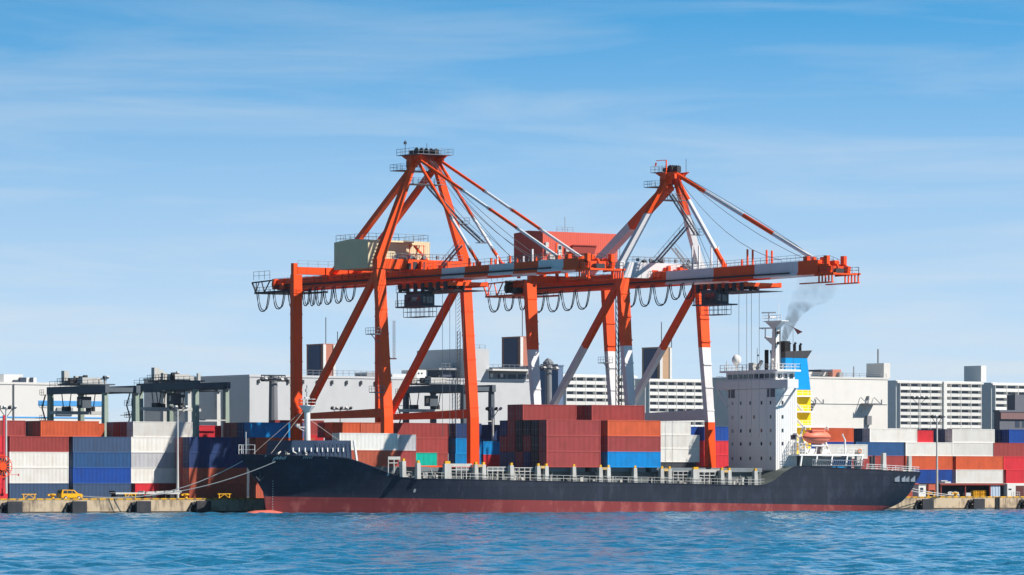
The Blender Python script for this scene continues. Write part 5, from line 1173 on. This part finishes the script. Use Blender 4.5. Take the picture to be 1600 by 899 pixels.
# ================================================================== light masts
def lmast(px, Y, top, label, arm=1.6, n_=4, h2=1.4, r_=.16, rack=False, hgt=None):
    X = XA(px, Y); z = ZA(top, X, Y) if hgt is None else hgt; r = thing('light_mast', (X, Y, GZ), label, 'light mast', 'floodlight masts on the terminal')
    MB().lathe((X, Y, 0), [(r_*1.7, GZ), (r_*1.2, (z+GZ)/2), (r_, z)], 10).build('pole', PALE if not rack else GREYM, r)
    m = MB()
    if not rack:
        m.beam((X-arm, Y, z), (X+arm, Y, z), .16); m.beam((X-arm*.8, Y, z), (X, Y, z-1.6), .1); m.beam((X+arm*.8, Y, z), (X, Y, z-1.6), .1)
    else:
        for zz0 in (z, z-1.1): m.beam((X-arm, Y, zz0), (X+arm, Y, zz0), .25); m.beam((X-arm*.7, Y-1.5, zz0), (X+arm*.7, Y-1.5, zz0), .2)
        k = 7
        for i in range(k+1): x = X-arm+2*arm*i/k; m.beam((x, Y, z-1.1), (x, Y, z), .12)
    m.build('cross_arm', DARK, r)
    for i in range(n_):
        x = X-arm+2*arm*i/(n_-1); s = .36 if not rack else .5
        m = MB(); m.beam((x, Y-.1, z+.12 if not rack else z-.6), (x, Y-.6, z+.45 if not rack else z-1.1), s*1.3, s); m.build('floodlight', PALE if i % 2 else DARK, r)
lmast(9.5, 9, 639, 'rusty quayside floodlight mast beside the orange cable reel')
lmast(277.5, 9, 639, 'quayside floodlight mast in front of the white container stack')
lmast(1464, 9, 653, 'quayside floodlight mast beside the open storage shed')
lmast(770, 30, 641, 'short dark floodlight mast right of the right orange leg', r_=.2)
lmast(532, 60, 640, 'squat floodlight cluster above the containers, behind the orange portal', n_=5, arm=2.2)
lmast(427, 95, 587, 'tall dark mast with a wide floodlight rack, left of the orange crane', arm=2.9, n_=7, rack=True, r_=.85)
lmast(857, 130, 570, 'tall dark mast with a floodlight rack, behind the white crane brace', arm=2.1, n_=6, rack=True, r_=.7)
lmast(1436, 130, 623, 'thin mast with a wide floodlight rack, in front of the long balcony block', arm=2.6, n_=8, r_=.12)
lmast(164, 75, 592, 'slim curved lamp post beside the far left yard crane', arm=.4, n_=2, r_=.14)
# ================================================================== things on the quay
Y = 6.0; X = XA(96, Y)
v = thing('van', (X, Y, GZ), 'small yellow van parked on the quay with its nose to the right', 'van'); VY = mat('van_yellow', (.86, .40, .01), .3, dirt=.05)
prof = [(0, .35), (4.35, .35), (4.35, .85), (4.15, 1.0), (3.35, 1.12), (2.6, 1.72), (.25, 1.78), (.02, 1.1)]
m = MB(); m.prism([(X+a, GZ+b_) for a, b_ in prof], Y, Y+1.65, 1); m.build('body', VY, v)
m = MB(); m.prism([(X+.35, GZ+1.1), (X+3.0, GZ+1.1), (X+2.5, GZ+1.6), (X+.45, GZ+1.64)], Y-.02, Y-.003, 1); m.build('side_window', GLASS, v)
m = MB()
for a in (1.15, 2.1): m.box(X+a, X+a+.07, Y-.035, Y-.022, GZ+1.05, GZ+1.68)
m.build('window_pillar', VY, v)
MB().box(X-.03, X-.003, Y+.2, Y+1.45, GZ+1.1, GZ+1.62).build('rear_window', GLASS, v)
for a in (.85, 3.55):
    for yy in (Y+.02, Y+1.6):
        w_ = MB().lathe((X+a, yy, GZ+.33), [(.33, -.1), (.33, .1)], 16, 1).build('wheel', rub, v); MB().lathe((X+a, yy-.11, GZ+.33), [(.19, -.02), (.19, .01)], 12, 1).build('rim', PALE, w_)
MB().box(X+4.3, X+4.42, Y+.05, Y+1.6, GZ+.35, GZ+.6).build('bumper', DARK, v)
for k, lab in ((0, 'left'), (1, 'right')): MB().box(X-.03, X-.003, Y+.06+k*1.37, Y+.18+k*1.37, GZ+.75, GZ+1.1).build('tail_light', mat('lamp_red', (.4, .01, .01), .3, dirt=0), v)
def bollard(px, lab):
    X = XA(px, 1.0); o = MB().lathe((X, 1.0, GZ), [(.42, 0), (.34, .15), (.27, .5), (.36, .72), (.62, .8), (.62, .98), (.3, 1.08)], 14); o.beam((X-.2, 1.0, GZ+.88), (X-1.0, 1.0, GZ+.82), .36, .3)
    tag(o.build('mooring_bollard', YELLOW), lab, 'bollard', 'mooring bollards on the quay')
bollard(82, 'yellow mooring bollard just left of the yellow van'); bollard(290.5, 'yellow mooring bollard between the light mast and the bow'); bollard(1493, 'yellow mooring bollard holding the stern ropes in front of the shed')
def barrier(pa, pb_, lab):
    Xa, Xb = XA(pa, 1.1), XA(pb_, 1.1); m = MB(); z = GZ+.24
    m.beam((Xa, 1.1, z+.75), (Xb, 1.1, z+.75), .12)
    for t in (.12, .88):
        x = lerp(Xa, Xb, t); m.beam((x, 1.1, z-.2), (x, 1.1, z+.75), .14); m.beam((x, 1.1, z), (lerp(Xa, Xb, .5), 1.1, z+.7), .08) if t < .5 else m.beam((lerp(Xa, Xb, .5), 1.1, z+.7), (x, 1.1, z), .08)
    tag(m.build('safety_barrier', YELLOW), lab, 'barrier', 'yellow barriers at the quay ladders')
barrier(34, 57, 'yellow barrier frame left of the yellow van'); barrier(194, 214, 'yellow barrier frame in front of the flatbed trailers'); barrier(340, 361, 'yellow barrier frame at the ship\'s bow'); barrier(1448, 1462, 'yellow barrier frame beside the small white booth')
def trailer(px, L, lab, load, Y=7.0):
    X = XA(px, Y); r = thing('flatbed_trailer', (X, Y, GZ), lab, 'trailer', 'flatbed trailers on the quay'); z = GZ+1.25
    m = MB(); m.box(X, X+L, Y, Y+.2, z-.3, z); m.box(X, X+L, Y+2.2, Y+2.4, z-.3, z); m.box(X, X+L, Y+.2, Y+2.2, z-.12, z-.02); m.build('bed', PALE, r)
    for a in (.8, 2.0, L-1.6):
        for yy in (Y+.2, Y+2.2): m = MB(); m.lathe((X+a, yy, GZ+.5), [(.5, -.16), (.5, .16)], 14, 1); m.build('wheel', rub, r)
    m = MB(); m.box(X+L-3, X+L-2.8, Y+.2, Y+.4, GZ, z-.3); m.box(X+L-3, X+L-2.8, Y+2, Y+2.2, GZ, z-.3); m.build('landing_leg', DARK, r)
    m = MB()
    if load: 
        for k in range(4): m.box(X+L*.1+k*1.9, X+L*.1+k*1.9+1.5, Y+.3, Y+2.1, z+.01, z+.16+.07*k)
    m.box(X-.1, X+.1, Y+.2, Y+2.2, z, z+.3); m.build('headboard' if not load else 'dunnage', DARK if not load else PALE, r)
trailer(181, 6.2, 'bare flatbed trailer on the quay, the left one of two', False); trailer(226, 7.4, 'flatbed trailer with dark underframe and pale slabs, right of the bare one', True)
# orange cable reel at the left edge
X = XA(1.5, 5); zc = ZA(729, X, 5); r = thing('cable_reel', (X, 5, GZ), 'orange spoked cable reel on a red stand at the left edge', 'cable reel')
MB().lathe((X, 4.8, zc), [(.72, -.5), (.72, .3)], 18, 1).build('hub', ORANGE, r)
m = MB(); ring = [(X+1.95*math.cos(k*math.pi/16), 4.6, zc+1.95*math.sin(k*math.pi/16)) for k in range(33)]; m.tube(ring, .07, 5)
for k in range(16): a = k*math.pi/8; m.beam((X+.6*math.cos(a), 4.6, zc+.6*math.sin(a)), (X+1.95*math.cos(a), 4.6, zc+1.95*math.sin(a)), .11)
m.build('spoke_wheel', ORANGE, r); MB().lathe((X, 5.1, zc), [(1.5, -.2), (1.5, .2)], 24, 1).build('cable_winding', DARK, r)
RS = CM('bright red'); m = MB(); m.box(X-.9, X-.2, 5.4, 6.2, GZ, zc+4); m.box(X+.75, X+1.1, 5.5, 5.8, GZ+1.0, zc+9) ; m.box(X-1.4, X+1.1, 4.6, 6.2, GZ, GZ+1.1); m.beam((X+.2, 4.4, GZ+1.1), (X+.2, 4.4, GZ+2), .5); m.beam((X+1.2, 4.8, ZA(742, X, 5)), (XA(30, 4.8), 4.8, ZA(742, X, 5)), .08); m.box(XA(28.4, 4.8), XA(29.4, 4.8), 4.7, 4.9, ZA(744, X, 5), ZA(740.5, X, 5)); m.build('stand', RS, r)
# storage shed
Y = 10.0; Xa, Xb = XA(1469, Y), XA(1567, Y); zr = 5.15
r = thing('storage_shed', (Xa, Y, GZ), 'low open fronted storage shed with a rusty roof edge on the quay', 'shed')
m = MB(); m.box(Xa-.4, Xb+.4, Y-.4, Y+6.4, zr, zr+.18); m.build('roof', mat('shed_roof', (.30, .29, .28), .8, dirt=.4), r)
m = MB(); m.box(Xa-.3, Xb-.0, Y-.45, Y-.405, zr-.25, zr+.12); m.build('fascia', mat('rust_red', (.26, .05, .04), .8, dirt=.4), r)
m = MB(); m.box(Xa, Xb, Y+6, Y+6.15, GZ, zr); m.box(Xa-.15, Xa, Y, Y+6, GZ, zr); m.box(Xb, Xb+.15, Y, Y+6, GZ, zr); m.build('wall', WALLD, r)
m = MB()
for t in (.0, .385, .78): x = lerp(Xa, Xb, t); m.box(x, x+.22, Y-.2, Y, GZ, zr-.26)
m.build('post', MATS['rust_red'], r)
m = MB(); xa = lerp(Xa, Xb, .80)
for k in range(6): m.box(xa+k*.42, xa+k*.42+.38, Y-.12-.06*(k % 2), Y-.05, GZ+.1, zr-.3)
m.build('curtain', mat('curtain_blue', (.45, .55, .68), .8, dirt=.3), r)
m = MB(); m.box(Xa+.5, Xa+3.2, Y+.4, Y+1.8, zr+.19, zr+.5); m.box(Xa+.1, Xa+1.8, Y-.2, Y+.6, zr+.55, zr+.75); m.build('roof_clutter', PALE, r)
def pallet(px, z, lab, w=1.15):
    X = XA(px, Y+.6); o = MB(); o.box(X, X+w, Y+.6, Y+1.6, z, z+.08); o.box(X, X+w, Y+.6, Y+1.6, z+.34, z+.42)
    for dx in (0, w/2-.06, w-.12): o.box(X+dx, X+dx+.12, Y+.6, Y+1.6, z+.08, z+.34)
    tag(o.build('pallet_crate', YELLOW), lab, 'crate', 'yellow crates in the shed')
for i, (px, c_) in enumerate(((1521.5, 'left'), (1532.5, 'right'))):
    for k, t in enumerate(('bottom', 'middle', 'top')): pallet(px, GZ+.02+k*.46, 'yellow crate in the open shed, %s of the %s hand pile' % (t, c_), 1.5)
m = MB(); X = XA(1509.5, Y+.5); m.box(X, X+1.3, Y+.5, Y+1.5, GZ+.25, GZ+.95)
for a in (.1, 1.1): m.box(X+a, X+a+.12, Y+.5, Y+1.5, GZ+.0, GZ+.25)
tag(m.build('tank_box', PALE), 'white box on skids inside the shed, left of the yellow crates', 'box')
for i, (px, w, c_) in enumerate(((1480, 1.7, 'nearest the shed\'s left post'), (1489, 1.4, 'second from the shed\'s left post'))):
    X = XA(px, Y-.5); m = MB(); m.tube([(X+w/2+w/2*math.cos(k*math.pi/10), Y-.5, GZ+.62+.55*math.sin(k*math.pi/10)) for k in range(21)], .06, 5)
    for k in range(9): m.beam((X+.1+k*w/9, Y-.9, GZ), (X+.1+k*w/9, Y-.6, GZ+1.1), .1)
    m.box(X, X+w, Y-1.0, Y-.5, GZ+.45, GZ+.6); tag(m.build('steel_rack', PALE), 'pale steel rack '+c_, 'rack', 'steel racks by the shed')
X = XA(1435.5, 8); r = thing('site_booth', (X, 8, GZ), 'small white booth with a dark window behind the ship\'s stern', 'booth'); MB().box(X, X+1.9, 8, 10, GZ, GZ+2.5).build('wall', WALLW, r); MB().box(X-.1, X+2, 7.9, 10.1, GZ+2.51, GZ+2.65).build('roof', ROOFG, r); MB().box(X+.35, X+1.2, 7.96, 7.996, GZ+1.2, GZ+2.0).build('window', GLASS, r)
X = XA(1451, 9); m = MB(); m.box(X, X+1.8, 9, 10.4, GZ+1.5, GZ+2.7)
for a in (0, 1.6): m.box(X+a, X+a+.2, 9, 9.2, GZ, GZ+1.5)
tag(m.build('equipment_cabinet', CM('terracotta')), 'rusty orange cabinet on legs between the white booth and the mast', 'cabinet')
X = XA(1574, 9); r = thing('site_office', (X, 9, GZ), 'cream site office with a dark doorway at the right edge of the quay', 'hut'); MB().box(X, X+7, 9, 12, GZ, GZ+2.8).build('wall', WALLW, r); MB().box(X+2.3, X+4.6, 8.96, 8.996, GZ+.1, GZ+2.4).build('doorway', mat('door_brown', (.10, .03, .03), .6, dirt=.2), r); MB().box(X+.3, X+1.1, 8.96, 8.996, GZ+1.5, GZ+1.8).build('window', GLASS, r)
m = MB(); m.rail([(X-.6, 7, GZ), (X+1.6, 7, GZ)], 1.1, .5, .08); tag(m.build('handrail', PALE), 'white handrail in front of the cream site office', 'handrail')
for i, px in enumerate((1556, 1559.6)):
    X = XA(px, -.15); m = MB(); m.box(X, X+.35, -.3, -.01, .0, GZ+.1)
    for k in range(7): m.box(X+.05, X+.3, -.36, -.301, .2+k*.3, .28+k*.3)
    tag(m.build('quay_ladder', rub), 'black ladder rail on the quay wall under the shed, %s one' % ('left', 'right')[i], 'ladder', 'ladders on the quay wall')

# ================================================================== thin sea air over the whole harbour
hm, n, l = simple_nodes('sea_haze'); n.remove(n['Principled BSDF']); pv = n.new('ShaderNodeVolumePrincipled'); pv.inputs['Color'].default_value = (.80, .88, .96, 1); pv.inputs['Density'].default_value = .000022; pv.inputs['Anisotropy'].default_value = .2
l.new(pv.outputs[0], n['Material Output'].inputs['Volume'])
tag(MB().box(-9000, 9000, -3500, 6000, -6, 120).build('haze', hm), kind='stuff')
